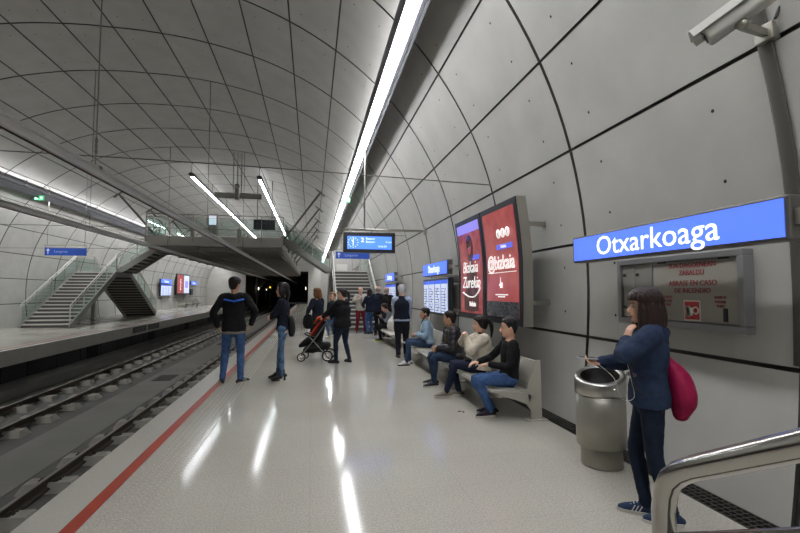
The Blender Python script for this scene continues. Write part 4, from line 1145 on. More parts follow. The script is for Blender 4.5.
    for p in me.polygons:
        q = inv @ p.center
        if q.y > .078 and abs(q.x) < .023 * (1 - abs(q.z + .069) / .03) and abs(q.z + .069) < .011: p.material_index = 1
    for sx in (-1, 1):
        e = MB(); e.ball((0, 0, 0), .0118, 0, 12, rot=Matrix.Rotation(R(90), 3, 'X'))
        n0 = len(e.v)
        for i, f in enumerate(e.f):
            c = sum((e.v[q] for q in f), V()) / len(f)
            if c.y > .0085: e.m[i] = 1
        e.xf(HMs @ Matrix.Translation((sx * .031, .0685, -.001))); e.build('eye', [EYEW, EYED], t, True)
        if g('brows', True):
            e = MB(); e.tube([HMs @ V(p) for p in ((sx * .014, .0865, .020), (sx * .03, .0855, .026), (sx * .046, .0765, .021))], [.0026 * S, .0034 * S, .002 * S], 6, sub=3, round_=True); e.build('eyebrow', HAIRM[g('hair_col', 'dark')], t, True)
    # hair
    style = g('hair', 'short'); hm = HAIRM[g('hair_col', 'dark')]
    if style:
        long_ = style in ('long', 'bob', 'pony', 'bun', 'wavy')
        th = {'short': .010, 'bald': .003, 'grey': .012}.get(style, .016) * g('hair_k', 1.)
        def line(ph):
            d = math.degrees(ph)
            if style == 'bald': pts = [(0, .2), (75, .2), (80, .035), (95, .03), (110, .03), (180, .05)] if True else 0
            if style == 'bald':
                return None
            fr = g('fringe', .062)
            pts = [(0, fr), (35, fr + .002), (60, .045 if not long_ else .03), (78, .0 if not long_ else -.03), (92, -.022 if not long_ else -.06), (100, .01 if not long_ else -.06), (118, -.035 if not long_ else -.07), (140, -.075), (180, -.085)]
            for (a, z0), (b2, z1) in zip(pts, pts[1:]):
                if a <= d <= b2: return z0 + (z1 - z0) * (d - a) / (b2 - a)
            return pts[-1][1]
        def off(ph, z):
            if style == 'bald':
                d = math.degrees(ph); ok = d > 82 and -.07 < z < .035
                return th + .004 if ok else -.012
            k = (z - line(ph)) / .012; k = max(0, min(1, k)); return -.012 + k * (.012 + th + .006 * max(0, min(1, (z - .03) / .06)))
        hv, hf = headgrid(off, sub=5); Hh = MB(); Hh.add([HM @ p for p in hv], hf)
        q3 = HM.to_3x3(); Hx = q3 @ V((1, 0, 0))
        def ht(pts, rad, n=12): Hh.tube([HM @ V(p) for p in pts], [(a * hs, c * hs) for a, c in rad], n, right=[Hx] * len(pts), sub=3, round_=True)
        if style == 'long':
            L = g('hair_len', .26)
            ht([(0, -.055, .05), (0, -.083, -.02), (0, -.088, -.02 - L * .45), (0, -.08, -.02 - L)], [(.07, .045), (.082, .045), (.084, .042), (.06, .022)])
            for sx in (-1, 1): ht([(sx * .05, .02, .075), (sx * .081, .012, .02), (sx * .085, .0, -.06), (sx * .078, -.015, -.03 - L * .62)], [(.02, .04), (.018, .05), (.018, .05), (.012, .03)])
        if style == 'wavy':
            L = g('hair_len', .22); rw = random.Random(3)
            ht([(0, -.05, .06), (0, -.088, -.02), (0, -.094, -.11), (0, -.085, -.02 - L)], [(.07, .05), (.086, .05), (.094, .052), (.07, .03)])
            for k in range(13):
                a = R(-118 + 236 * k / 12) + math.pi; rr_ = .088; x0, y0_ = -math.sin(a) * rr_ * .92, math.cos(a) * rr_ * 1.05 - .01
                e = rw.uniform(-.03, .03); f_ = 1.12 + rw.uniform(-.05, .1)
                ht([(x0 * .6, y0_ * .6 - .0, .085), (x0, y0_, .02), (x0 * 1.06, y0_ * 1.04, -.07), (x0 * f_, y0_ * f_ - .004, -.03 - L * .62 + e), (x0 * .98, y0_ * 1.0 - .01, -.06 - L * .8 + e)], [(.02, .02), (.026, .024), (.028, .026), (.022, .022), (.006, .006)], 8)
        if style == 'bob':
            ht([(0, -.05, .05), (0, -.08, -.02), (0, -.085, -.08), (0, -.07, -.135)], [(.07, .045), (.086, .05), (.088, .05), (.07, .035)])
            for sx in (-1, 1): ht([(sx * .05, .01, .07), (sx * .082, .0, .0), (sx * .084, -.015, -.08), (sx * .07, -.03, -.12)], [(.02, .04), (.018, .05), (.02, .05), (.014, .03)])
        if style == 'pony':
            ht([(0, -.09, .045), (0, -.125, .05), (0, -.15, .0), (0, -.155, -.09), (0, -.14, -.19)], [(.02, .02), (.028, .026), (.036, .03), (.034, .026), (.012, .01)])
        if style == 'bun': Hh.ball(HM @ V((0, -.115, .045)), .042 * hs)
        Hh.xf(Matrix.Scale(S, 4))
        hme = remesh(Hh, .0055 if near else .008, 2, .0035 if long_ else .0022, (70, 70, 14) if long_ else (60, 60, 60), fac=.35)
        link_mesh('hair', hme, hm, t)
    # clothes -------------------------------------------------------------
    fit = g('fit', .018); col = g('top'); C = MB()
    hem = g('hem', .10)
    hw, hd_ = (.163 * fat, .108 * fat) if not fem else (.158 * fat, .11 * fat)
    ww = (.143 * fat, .10 * fat) if not fem else (.122 * fat, .092 * fat)
    base = pel - (lean if not sit else lean * .6) * hem
    flare = g('flare', 0)
    C.tube([base, pel + lean * .03, waist, chest, neck - lean * .075, neck - lean * .02],
           [(hw + fit + flare, hd_ + fit + flare), (hw + fit, hd_ + fit), (ww[0] + fit, ww[1] + fit), (.160 * (fat * .5 + .5) + fit, .108 * fat + fit), (.135 + fit * .6, .078 + fit), (.066 + fit * .4, .060 + fit * .4)],
           18, right=[RX_, RX_, RX_, SR, SR, SR], sub=4)
    if fem: C.ball(chest + SF * .085 + lean * .02, (.12, .055 + fit, .075), 0, 12)
    slv = g('sleeve_k', 1.)
    SLV = C if not g('sleeve_mat') else MB()
    for sd in (-1, 1):
        a, elb, w = sh[sd], J['elb', sd], J['w', sd]
        wr = w - (w - elb).normalized() * g('cuff', .01)
        SLV.tube([a + (neck - a) * .35 - lean * .03, a, a.lerp(elb, .5), elb, elb.lerp(wr, .45), wr],
               [.060 + fit * .5, .054 + fit * .9, (.046 + fit * .8) * slv, (.041 + fit * .75) * slv, (.037 + fit * .7) * slv, (.030 + fit * .6) * slv], 12, sub=3, round_=True)
    if g('hood'):
        C.tube([neck + SR * .085 + SF * .04 + lean * .0, neck + SR * .09 - SF * .05 + lean * .0, neck - SF * .105 - lean * .05, neck - SR * .09 - SF * .05, neck - SR * .085 + SF * .04], [.026, .034, .055, .034, .026], 10, sub=4, round_=True)
        C.ball(neck - SF * .10 - lean * .085, (.10, .045, .09), 0, 12, rot=Matrix.Rotation(tw, 3, 'Z'))
    if g('collar'):
        ck = g('collar'); C.tube([neck - lean * .035 - SF * .0, neck + lean * ck], [(.078, .074), (.070, .068)], 16, right=[SR] * 2)
    C.xf(Matrix.Scale(S, 4))
    if g('puffer'):
        pass
    cme = remesh(C, vc, 5, g('wr', .0055), (11, 11, 16))
    if g('puffer'):
        ca, cb = (pel * S), ((neck - pel).normalized())
        nor = [v.normal.copy() for v in cme.vertices]
        for v, n_ in zip(cme.vertices, nor):
            h = (v.co - ca).dot(cb); v.co += n_ * .010 * (abs(math.sin(h * 38)) - .5)
    top = link_mesh(g('top_name', 'jacket'), cme, [col] + ([g('top2')] if g('top2') else []), t)
    if g('top2fn'):
        iv = Matrix.Scale(1 / S, 4)
        for p in cme.polygons:
            if g('top2fn')(iv @ p.center, dict(pel=pel, neck=neck, chest=chest, SR=SR, SF=SF, lean=lean, sh=sh)): p.material_index = 1
    if SLV is not C:
        SLV.xf(Matrix.Scale(S, 4)); link_mesh('sleeves', remesh(SLV, vc, 4, .005, (11, 11, 16)), g('sleeve_mat'), t)
    if g('hem_band'):
        b = MB(); b.tube([base - lean * .035, base + lean * .03], [(hw + fit * .9, hd_ + fit * .9)] * 2, 20, right=[RX_] * 2); b.xf(Matrix.Scale(S, 4)); b.build('shirt_hem', g('hem_band'), t, True)
    if g('shirt'):
        b = MB(); b.tube([pel + SF * (hd_ * .55 + fit * .5) + lean * .0, waist + SF * (ww[1] * .62 + fit), chest + SF * (.112 * fat * .6 + fit), neck + SF * .045 - lean * .03, neck + SF * .02 + lean * .01],
                          [(.045, .05 * fat), (.05, .05 * fat), (.062, .05 * fat), (.055, .03), (.04, .03)], 12, right=[RX_, RX_, SR, SR, SR], sub=3, round_=True)
        b.xf(Matrix.Scale(S, 4)); link_mesh('shirt', remesh(b, .011, 3), g('shirt'), t)
    if g('piping'):
        b = MB(); pts = []
        for q in (-1., -.6, -.3, 0, .3, .6, 1.):
            pts.append(neck - lean * (.085 + .03 * (1 - abs(q)) ) + SR * .15 * q - SF * (.085 + fit + .05 * (1 - abs(q) ** 2)))
        b.tube(pts, [(.014, .009)] * 7, 8, right=[lean] * 7, sub=3, round_=True); b.xf(Matrix.Scale(S, 4)); b.build('shoulder_piping', g('piping'), t, True)
    # trousers
    T = MB(); lk = g('leg_k', 1.); tf_ = .010
    T.tube([pel - up * .085 if not sit else pel - lean * .075, pel - up * .02 if not sit else pel, pel + lean * .075], [(.125 * fat + tf_, .085 * fat + tf_), (.160 * fat + tf_, .105 * fat + tf_), (.142 * fat + tf_, .095 * fat + tf_)], 16, right=[RX_] * 3, sub=3, round_=True)
    for sd in (-1, 1):
        h0, kn, an = hip[sd], J['kn', sd], J['ank', sd]
        en = an + (kn - an).normalized() * g('ankle_gap', .0)
        T.tube([h0 + up * .01, h0.lerp(kn, .5), kn, kn.lerp(en, .35), kn.lerp(en, .7), en], [.086 * fat + tf_, (.066 * fat + tf_) * lk, (.051 + tf_) * lk, (.049 + tf_) * lk, (.040 + tf_) * lk, (.037 + tf_) * lk], 14, sub=3, round_=True)
    T.xf(Matrix.Scale(S, 4))
    link_mesh('trousers', remesh(T, vc, 4, .004, (14, 14, 20)), g('legs'), t)
    # shoes
    for sd in (-1, 1):
        an, tf = J['ank', sd], J['tf', sd]; gz = an.z - .085; pitch = g('pitchL' if sd < 0 else 'pitchR', 0)
        rt = V((tf.y, -tf.x, 0)); o = V((an.x, an.y, gz)); lift = .05 if g('heels') else 0
        def F(f, z): return o + tf * f + V((0, 0, z))
        b = MB()
        b.tube([F(-.062, .035 + lift), F(-.03, .045 + lift), F(.03, .05 + lift * .8), F(.09, .042 + lift * .25), F(.15, .034), F(.185, .028)], [(.026, .026), (.034, .04), (.036, .045), (.041, .034), (.04, .024), (.024, .014)], 14, right=[rt] * 6, sub=3, round_=True)
        b.tube([an + V((0, 0, -.045 + lift)), an + V((0, 0, .02 + (.09 if g('boots') else -.005))) ], [(.037, .044), (.042, .047)], 14, right=[rt] * 2)
        sl = MB()
        if g('heels'):
            out = [(.19, 0), (.17, .034), (.1, .042), (.04, .03), (.04, -.03), (.1, -.042), (.17, -.034)]
            sl.prism([F(f, .0) + rt * w for f, w in out], (0, 0, .012)); sl.prism([F(f, .0) + rt * w for f, w in ((-.06, .016), (-.025, .016), (-.025, -.016), (-.06, -.016))], (0, 0, .07))
        else:
            out = [(.205, 0), (.195, .026), (.15, .042), (.08, .043), (.0, .036), (-.05, .034), (-.072, .02), (-.072, -.02), (-.05, -.034), (.0, -.036), (.08, -.043), (.15, -.042), (.195, -.026)]
            sl.prism([F(f, .0) + rt * w for f, w in out], (0, 0, .024))
        MM = Matrix.Scale(S, 4)
        if pitch:
            MM = MM @ Matrix.Translation(an) @ Matrix.Rotation(R(pitch), 4, rt) @ Matrix.Translation(-an)
        b.xf(MM); sl.xf(MM)
        so = b.build('shoe', g('shoes', BLACK), t, True); so2 = sl.build('sole', g('sole', BLACK), so, True)
        if g('stripes'):
            st = MB()
            for q in (.05, .075, .1):
                for e in (-1, 1): st.beam(F(q, .022) + rt * e * .0425, F(q - .025, .068) + rt * e * .036, .007, .010, up=rt)
            for q in range(4): st.beam(F(.06 + q * .022, .088 - q * .011) - rt * .022, F(.06 + q * .022, .088 - q * .011) + rt * .022, .008, .006)
            st.xf(MM); st.build('white_stripes', g('stripes'), so, True)
    J.update(neck=neck, pel=pel, chest=chest, waist=waist, HM=HM, SF=SF, SR=SR, lean=lean, S=S, M=Matrix.Translation(V(loc)) @ Matrix.Rotation(R(heading), 4, 'Z') @ Matrix.Scale(S, 4))
    return t, J
HAIRM = {k: mat('hair_' + k, c, .5, var=.35, vscale=30, bump=.6, bscale=90, stretch=(1, 1, .15), spec=.35) for k, c in
         dict(dark='1B1512', black='0F0D0D', brown='3A2618', grey='8C8A87', white='B9B7B3', auburn='6A4426', blond='7A5636', darkbrown='2A1A15').items()}
BLK_C = cloth('black_cloth', '18181A'); NAVY = cloth('navy_cloth', '1B2233'); NAVY2 = cloth('dark_navy_wool', '171B26'); JEAN = cloth('blue_denim', '3F5A86', .3, bs=25); DJEAN = cloth('dark_blue_denim', '1A2333', .2)
ACID = cloth('acid_washed_denim', '49637F', .55); CREAM = cloth('cream_wool', 'D2C9B8', .1, bump=.6, bs=110); PUFF = mat('dark_puffer_nylon', '25242A', .45, var=.1, vscale=12, bump=.2, bscale=30)
LDEN = cloth('light_denim', '8BA3B8', .2); HOODIE = cloth('blue_hoodie_cloth', '27334A', .12); RED = cloth('dark_red_cloth', '6A1A20', .12); GREYK = cloth('grey_knit', '6E7078', .18, bs=80); OFFW = cloth('off_white_cloth', 'B7B0A2', .08)
LSHIRT = cloth('pale_blue_shirt', 'A3ADC2', .08); SHIRTW = cloth('white_shirt_cloth', 'BDBDBB', .05); OLIVE = cloth('olive_shirt', '6A5A3E', .1); GREYS = cloth('grey_shirt', '7F7C78', .08); BLUEP = mat('bright_blue_piping', '1E5FC8', .6)
SHOE_D = mat('dark_shoe', '15161C', .6); SHOE_N = cloth('navy_shoe', '2A3852', .1); SOLE_W = mat('white_sole', 'B5B2AA', .6); SOLE_D = mat('dark_sole', '1A1A1A', .7); BROWN = mat('brown_leather', '4A2E1E', .5); SHOE_T = mat('taupe_shoe', '7A7266', .7); NEON = mat('yellow_green_shoe', 'A8B832', .6); SHOE_W = mat('white_shoe', 'B9B7B2', .6)

def local(J, p): return J['M'] @ V(p)

# 1 man at the platform edge, seen from behind
person('person in black jacket with blue shoulder piping and jeans, back turned', (-1.33, 8.3, 0), 6, 1.79, dict(
    top=BLK_C, legs=JEAN, shoes=SHOE_D, sole=SOLE_W, stripes=SOLE_W, hair='short', hair_col='dark', fit=.028, hem=.09, hood=True, piping=BLUEP, hem_band=GREYS, head_yaw=-22, skin='tan', lean=(0, -.02, 1),
    handL=(-.25, .05, .93), elbL=(-.9, -.6, 0), handR=(.27, .06, .95), elbR=(.9, -.7, 0), footL=(-.16, .02, 0), footR=(.12, -.05, 0), toeL=12, toeR=-45, leg_k=1.08))
# 2 woman beside him
w2, J2 = person('person with black hair, dark jacket and faded jeans, arms crossed by the tracks', (-.52, 8.35, 0), 82, 1.66, dict(
    top=NAVY2, legs=ACID, shoes=BLACK, heels=True, boots=True, hair='long', hair_col='black', hair_len=.13, fit=.02, hem=.06, fem=True, shw=.155, hem_band=SHIRTW, fat=.88, head_yaw=8, collar=.03,
    pelvis=(0, -.02, .96), handL=(.10, .22, 1.19), elbL=(-.7, .1, -.6), handR=(-.12, .20, 1.14), elbR=(.7, .1, -.6), hdirL=(1, .1, .05), hdirR=(-1, .1, 0), hnrmL=(0, -1, 0), hnrmR=(0, -1, 0), hsideL=(0, 0, 1), hsideR=(0, 0, 1),
    footL=(-.06, -.03, 0), footR=(.07, .07, 0), leg_k=.9, bend=(0, .0, 0)))
# 3 mother with child and stroller
w3, J3 = person('person in black hooded jacket and dark jeans holding a child', (.68, 10.2, 0), 48, 1.60, dict(
    top=BLK_C, legs=DJEAN, shoes=SHOE_D, hair='pony', hair_col='dark', fit=.042, hem=.10, hood=True, fem=True, fat=1.3, head_yaw=52, head_pitch=-2, shw=.165,
    handL=(-.18, .52, 1.03), elbL=(-.8, -.1, -.8), handR=(-.06, .30, 1.04), elbR=(.9, -.1, -.4), hdirR=(-.8, .5, 0), hnrmR=(-.2, -.6, .6), hsideR=(0, .2, 1), footL=(-.16, .06, 0), footR=(.14, -.10, 0), toeR=-20, toeL=18, lean=(0, .0, 1)))
# 4 child
person('person, a small child in dark jacket, jeans and white shoes, carried on an arm', (.47, 10.40, .50), 150, .98, dict(
    top=NAVY, legs=cloth('child_jeans', '4A6488', .2), shoes=SHOE_W, sole=SOLE_W, hair='short', hair_col='blond', hair_k=1.3, head_scale=1.42, neck_fwd=(0, .02, .06), fit=.03, hem=.05, collar=.07, top2=cloth('green_collar', '2E4A3C'),
    top2fn=lambda p, d: (p - d['neck']).dot(d['lean']) > -.03 and abs((p - d['neck']).dot(d['SR'])) < .12, fat=1.15, shw=.16, face_w=1.04,
    handL=(-.22, .18, 1.16), elbL=(-.5, -.8, -.8), handR=(.2, .16, .98), elbR=(.5, -.8, -.8), footL=(-.1, .1, .12), footR=(.1, .12, .06), kneeL=(-.2, 1, 0), kneeR=(.2, 1, 0), head_yaw=-8))
# 6 woman with auburn hair
w6, J6 = person('person with auburn hair in a long navy coat, bag on the arm, behind the stroller', (.14, 12.0, 0), 50, 1.63, dict(
    top=NAVY2, legs=BLK_C, shoes=SHOE_D, hair='bob', hair_col='auburn', fit=.03, hem=.17, flare=.03, fem=True, handL=(-.17, .22, 1.02), elbL=(-.8, -.6, 0), footL=(-.10, .08, 0), footR=(.1, -.12, 0), leg_k=.9, head_yaw=10))
# 7 man in red trousers
person('person in dark red trousers and open cream jacket standing before the stair', (1.88, 17.75, 0), 190, 1.72, dict(
    top=OFFW, legs=RED, shoes=cloth('oxblood_shoe', '40161A'), hair='bald', hair_col='grey', fit=.028, hem=.10, shirt=GREYS, fat=1.08, head_yaw=-14, handL=(-.25, .08, .86), handR=(.10, .24, 1.28), elbR=(.9, -.2, -.5), hdirR=(-.4, .2, .8), footL=(-.17, .05, 0), footR=(.15, 0, 0), leg_k=1.2))
# 8 person in navy and jeans facing him
person('person in navy jacket and jeans, back turned, beside the red trousers', (2.16, 17.0, 0), 30, 1.64, dict(
    top=NAVY, legs=JEAN, shoes=SHOE_D, hair='bob', hair_col='dark', hair_k=.8, fit=.028, hem=.09, fat=1.05, handL=(-.12, .25, 1.02), handR=(.2, .2, 1.0), elbL=(-.9, -.4, -.3), elbR=(.9, -.5, -.3), leg_k=1.15))
# 9, 10 two grey men at the map case
person('person, balding, in dark blue jacket, standing behind the seated phone user', (2.36, 16.3, 0), -38, 1.74, dict(
    top=NAVY, legs=BLK_C, shoes=SHOE_D, hair='bald', hair_col='grey', fit=.032, hem=.1, fat=1.1, collar=.04, head_yaw=-18, head_pitch=-10, leg_k=1.15))
person('person with receding grey hair in black jacket, by the farther map case', (2.56, 15.62, 0), -40, 1.70, dict(
    top=BLK_C, legs=BLK_C, shoes=SHOE_D, hair='bald', hair_col='grey', fit=.032, hem=.1, fat=1.1, collar=.04, head_yaw=-10, head_pitch=-5, handR=(.14, .42, 1.35), elbR=(.9, -.2, -.6), leg_k=1.15))
SEAT = dict(sit=True, pelvis=(0, .03, .475), kneeL=(-.1, .6, 1), kneeR=(.1, .6, 1), hem=.02)
def seated(**k): d = dict(SEAT); d.update(k); return d
# 11 phone user
w11, J11 = person('person in grey cardigan seated on the farther bench, looking at a phone', (2.58, 14.6, 0), 98, 1.62, seated(
    top=GREYK, legs=BLK_C, shoes=BLACK, sole=NEON, hair='bun', hair_col='darkbrown', fit=.024, fem=True, lean=(0, .16, 1), bend=(0, .06, -.02), head_pitch=-24, neck_fwd=(0, .05, 0),
    handL=(-.02, .36, .80), handR=(.05, .36, .80), elbL=(-.8, -.6, -.6), elbR=(.8, -.6, -.6), footL=(-.10, .44, 0), footR=(.12, .36, 0), shoe=NEON))
# 13 white haired person
person('person with white hair and dark vest over pale sleeves, back turned', (2.14, 10.75, 0), -12, 1.70, dict(
    top=NAVY2, top_name='vest', sleeve_mat=LSHIRT, legs=cloth('charcoal_trousers', '1D1E24'), shoes=BROWN, sole=SOLE_D, hair='short', hair_col='white', hair_k=1.5, fit=.02, hem=.03, hem_band=LSHIRT, fat=1.12, collar=.02, lean=(0, .04, 1),
    handR=(.17, .25, .85), elbR=(.9, -.5, 0), handL=(-.16, .2, .85), elbL=(-.8, -.6, 0), footL=(-.08, -.02, 0), footR=(.1, .06, 0), head_pitch=-12, leg_k=1.25))
# 14 denim jacket
w14, J14 = person('person in pale denim jacket and jeans seated at the far end of the nearer bench', (2.52, 9.62, 0), 86, 1.66, seated(
    top=LDEN, legs=cloth('mid_blue_denim', '34455F', .2), shoes=SHOE_W, sole=SOLE_D, hair='short', hair_col='dark', fit=.026, fat=1.08, skin='tan', shirt=SHIRTW, lean=(0, -.02, 1), bend=(0, .05, -.03), head_yaw=-12,
    handL=(-.08, .30, .66), handR=(.08, .32, .64), elbL=(-.8, -.6, -.3), elbR=(.8, -.6, -.3), footL=(-.12, .52, 0), footR=(.12, .42, 0), collar=.03))
# 15 puffer jacket
person('person in dark puffer jacket and jeans seated with joined hands, looking down the platform', (2.46, 7.4, 0), 88, 1.68, seated(
    top=PUFF, puffer=True, legs=cloth('worn_dark_denim', '2A3850', .35), shoes=SHOE_D, sole=SOLE_W, hair='short', hair_col='dark', fit=.045, shirt=OLIVE, hood=True, lean=(0, .10, 1), bend=(0, .05, -.02), head_yaw=-36, skin='tan',
    handL=(-.03, .36, .63), handR=(.05, .36, .61), elbL=(-.8, -.6, -.4), elbR=(.8, -.6, -.4), hdirL=(.5, .8, -.2), hdirR=(-.5, .8, -.2), footL=(-.10, .46, 0), footR=(.14, .40, 0), near=False, leg_k=1.05))
# 16 cream coat
w16, J16 = person('person with dark ponytail in a cream knit coat seated on the bench', (2.54, 6.50, 0), 82, 1.64, seated(
    top=CREAM, top_name='coat', legs=cloth('navy_trousers', '1C2336', .1), shoes=SHOE_T, sole=SOLE_W, hair='pony', hair_col='dark', fit=.04, fem=True, hem=.07, flare=.02, collar=.03, top2=BLK_C, skin='fair', near=True,
    top2fn=lambda p, d: (p - d['neck']).dot(d['lean']) > .0 and (p - d['neck']).dot(d['SR']) ** 2 < .02 and (p - d['neck']).length < .12, lean=(0, -.16, 1), bend=(0, .06, -.03), head_yaw=-10, head_pitch=-4,
    handL=(.03, .25, .90), elbL=(-.9, -.3, -.7), handR=(.02, .27, .96), elbR=(.9, -.3, -.6), hdirL=(.8, .3, .3), hdirR=(-.7, .3, .3), footL=(-.06, .58, .02), footR=(.12, .36, 0), kneeL=(-.05, .6, 1), pitchL=0, leg_k=1.0, wr=.006))
# 17 black sweater
person('person in black sweater and blue jeans seated on the end seat nearest the camera', (2.53, 5.5, 0), 82, 1.68, seated(
    top=BLK_C, top_name='sweater', legs=JEAN, shoes=cloth('patterned_dark_shoe', '2A2730', .5), sole=SOLE_W, hair='short', hair_col='black', fit=.016, near=True, lean=(0, -.15, 1), bend=(0, .05, -.03), head_yaw=-12, skin='fair',
    handL=(-.10, .30, .66), handR=(.12, .40, .66), elbL=(-.7, -.8, -.2), elbR=(.8, -.6, -.2), hdirL=(.2, .9, -.1), hdirR=(-.3, .9, -.1), hnrmL=(0, 0, -1), hnrmR=(0, 0, -1), hsideL=(1, .3, 0), hsideR=(-1, .3, 0),
    footL=(-.09, .30, 0), footR=(.06, .24, 0), kneeL=(-.14, .6, 1), kneeR=(.16, .6, 1), wr=.005, leg_k=1.05))
# 18 woman at the right
w18, J18 = person('person with dark layered hair and navy hoodie holding a phone, standing beside the litter bin', (2.34, 2.82, 0), 58, 1.545, dict(
    top=HOODIE, top_name='hoodie', legs=DJEAN, shoes=SHOE_N, sole=SOLE_W, stripes=SHOE_W, hair='wavy', hair_col='darkbrown', hair_len=.22, hair_k=1.6, fringe=.035, fit=.04, hem=.07, hood=True, fem=True, near=True, head_yaw=6, head_pitch=2, fat=1.0, shw=.155,
    handL=(-.06, .15, 1.345), elbL=(-.3, 1, -.6), hdirL=(.15, -.2, 1), hnrmL=(.5, -.7, 0), hsideL=(.8, .5, .1), handR=(.03, .34, 1.16), elbR=(.7, -.5, -.6), hdirR=(-.45, .9, .05), hnrmR=(-.5, .1, .8), hsideR=(-.7, .2, .3),
    footL=(-.055, -.12, 0), footR=(.055, .04, 0), toeL=4, toeR=-6, leg_k=1.02, wr=.007, curl=.6))

# ------------------------------------------------------------------ things people hold, wear or push
# magenta drawstring backpack
M18 = J18['M']
def bag_mesh(name, label, cat, loc, rz, pts, rad, m, straps=(), strap_m=None, right=(1, 0, 0), noise_amp=.006):
    t = thing(name, label, cat, loc, None, rz); ORIGIN[t.name] = V((0, 0, 0))
    b = MB(); b.tube(pts, rad, 18, right=right, sub=4, round_=True)
    link_mesh('pouch', remesh(b, .009, 3, noise_amp, (14, 14, 9)), m, t)
    for s in straps:
        k = MB(); k.tube(s[0], s[1], 8, sub=4, round_=True); k.build('strap', strap_m or m, t, True)
    return t
p = M18 @ V((0, -.155, 1.0))
MAG = cloth('magenta_nylon', '8E1340', .15, rough=.6, bump=.4, bs=20)
bag_mesh('drawstring_backpack', 'magenta drawstring backpack on the back of the navy hoodie wearer', 'backpack', (p.x, p.y, -.085), R(58), [(0, -.045, .82), (0, -.055, .90), (0, -.05, 1.0), (0, -.02, 1.10), (0, .03, 1.18), (0, .06, 1.215)],
         [(.10, .05), (.15, .085), (.145, .088), (.105, .065), (.05, .035), (.02, .015)], MAG,
         [([(-.04, .06, 1.2), (-.105, .10, 1.27), (-.135, .19, 1.245), (-.14, .27, 1.14), (-.15, .22, .98), (-.14, .08, .85)], .006), ([(.04, .06, 1.2), (.11, .12, 1.26), (.13, .22, 1.2), (.15, .2, .98), (.13, .06, .85)], .006)], BLACK)
# phone, earphone cable
def phone(label, J, w, dirv, nrm, sz=(.068, .138)):
    P = J['M'] @ V(w); Rm = J['M'].to_3x3().normalized()
    Mf = frame((0, 0, 0), Rm @ V(dirv), Rm @ V(nrm).cross(V(dirv)))
    t = thing('phone', label, 'phone', P); ORIGIN[t.name] = V((0, 0, 0))
    b = MB(); b.bbox(-sz[1] / 2, sz[1] / 2, -sz[0] / 2, sz[0] / 2, -.005, .004, .004, mtx=Mf); b.build('phone_body', mat('phone_shell', 'A8A8AA', .3, .4), t, True)
    b = MB(); b.box(-sz[1] / 2 + .008, sz[1] / 2 - .008, -sz[0] / 2 + .005, sz[0] / 2 - .005, .004, .0055); b.xf(Mf); b.build('screen', mat('phone_screen', '202733', .08), t, True)
w = J18['w', 1]; phone('pale phone held out level in front of the navy hoodie', J18, w + V((-.05, .10, .035)), (-.3, .95, .05), (.0, -.1, 1))
b = MB(); q = J18['w', 1]
pts = [M18 @ (q + V((-.04, .06, .02))), M18 @ V((-.02, .25, 1.05)), M18 @ V((-.07, .20, .90)), M18 @ V((-.13, .12, .93)), M18 @ V((-.13, .14, 1.08)), M18 @ V((-.08, .16, 1.24)), M18 @ V((-.07, .12, 1.36)), M18 @ V((-.078, .06, 1.45))]
b.tube(pts, .0022, 6, sub=6); solo(b, 'earphone_cable', mat('cable_white', 'C6C4BE', .5), 'thin white earphone cable looping down over the navy hoodie', 'cable')
# pale lettering on the chest of the hoodie
nv = V((-.62, .78, 0)); text_mesh('FIELD', .036, frame(V((-.135, .135, 1.10)) * J18['S'], V((0, 0, 1)).cross(nv), (0, 0, 1)), cloth('faded_pink_print', '8C7A88', .05), w18, 'printed_lettering', extr=.004)
w = J11['w', 1]; phone('dark phone in the hands of the seated cardigan wearer', J11, w + V((-.03, .09, .04)), (0, .9, .3), (0, -.4, 1))
# shoulder bag of woman 2
M = J2['M']; p = M @ V((0.02, -.155, 1))
bag_mesh('shoulder_bag', 'black shoulder bag behind the person with crossed arms', 'bag', (p.x, p.y, 0), R(82), [(0, -.02, .82), (0, -.02, .9), (0, -.01, 1.02), (0, 0, 1.1)], [(.13, .05), (.15, .06), (.14, .055), (.12, .04)], BLK_C,
         [([(-.08, .0, 1.09), (-.1, .09, 1.25), (-.1, .19, 1.375), (-.08, .27, 1.25)], .011)], BLACK, noise_amp=.003)
M = J6['M']; p = M @ V((-.23, .12, .9))
bag_mesh('handbag', 'black handbag hanging on the arm of the auburn haired person', 'bag', (p.x, p.y, 0), R(50), [(0, 0, .70), (0, 0, .78), (0, 0, .9), (0, 0, .96)], [(.08, .15), (.085, .17), (.06, .15), (.04, .12)], BLK_C, [([(0, -.1, .94), (0, -.06, 1.06), (0, .0, 1.09), (0, .06, 1.06), (0, .1, .94)], .008)], BLACK, noise_amp=.004)
# white carrier bag on the farther bench
bag_mesh('carrier_bag', 'crumpled white carrier bag beside the seated cardigan wearer', 'bag', (2.46, 13.9, 0.375), R(20), [(0, 0, .04), (0, 0, .14), (0, .0, .30), (0, 0, .44)], [(.13, .09), (.16, .11), (.13, .09), (.03, .02)], mat('white_plastic', 'DDDBD4', .5, var=.06, vscale=10), [], None, noise_amp=.012)
bag_mesh('backpack', 'black backpack on the lap of the seated cardigan wearer', 'backpack', (2.34, 14.55, .55), R(98), [(0, 0, .03), (0, 0, .12), (0, .0, .24), (0, 0, .30)], [(.13, .10), (.15, .12), (.13, .1), (.07, .05)], BLK_C, [([(0, -.1, .28), (.0, -.14, .2), (0, -.12, .06)], .012)], BLACK, noise_amp=.008)
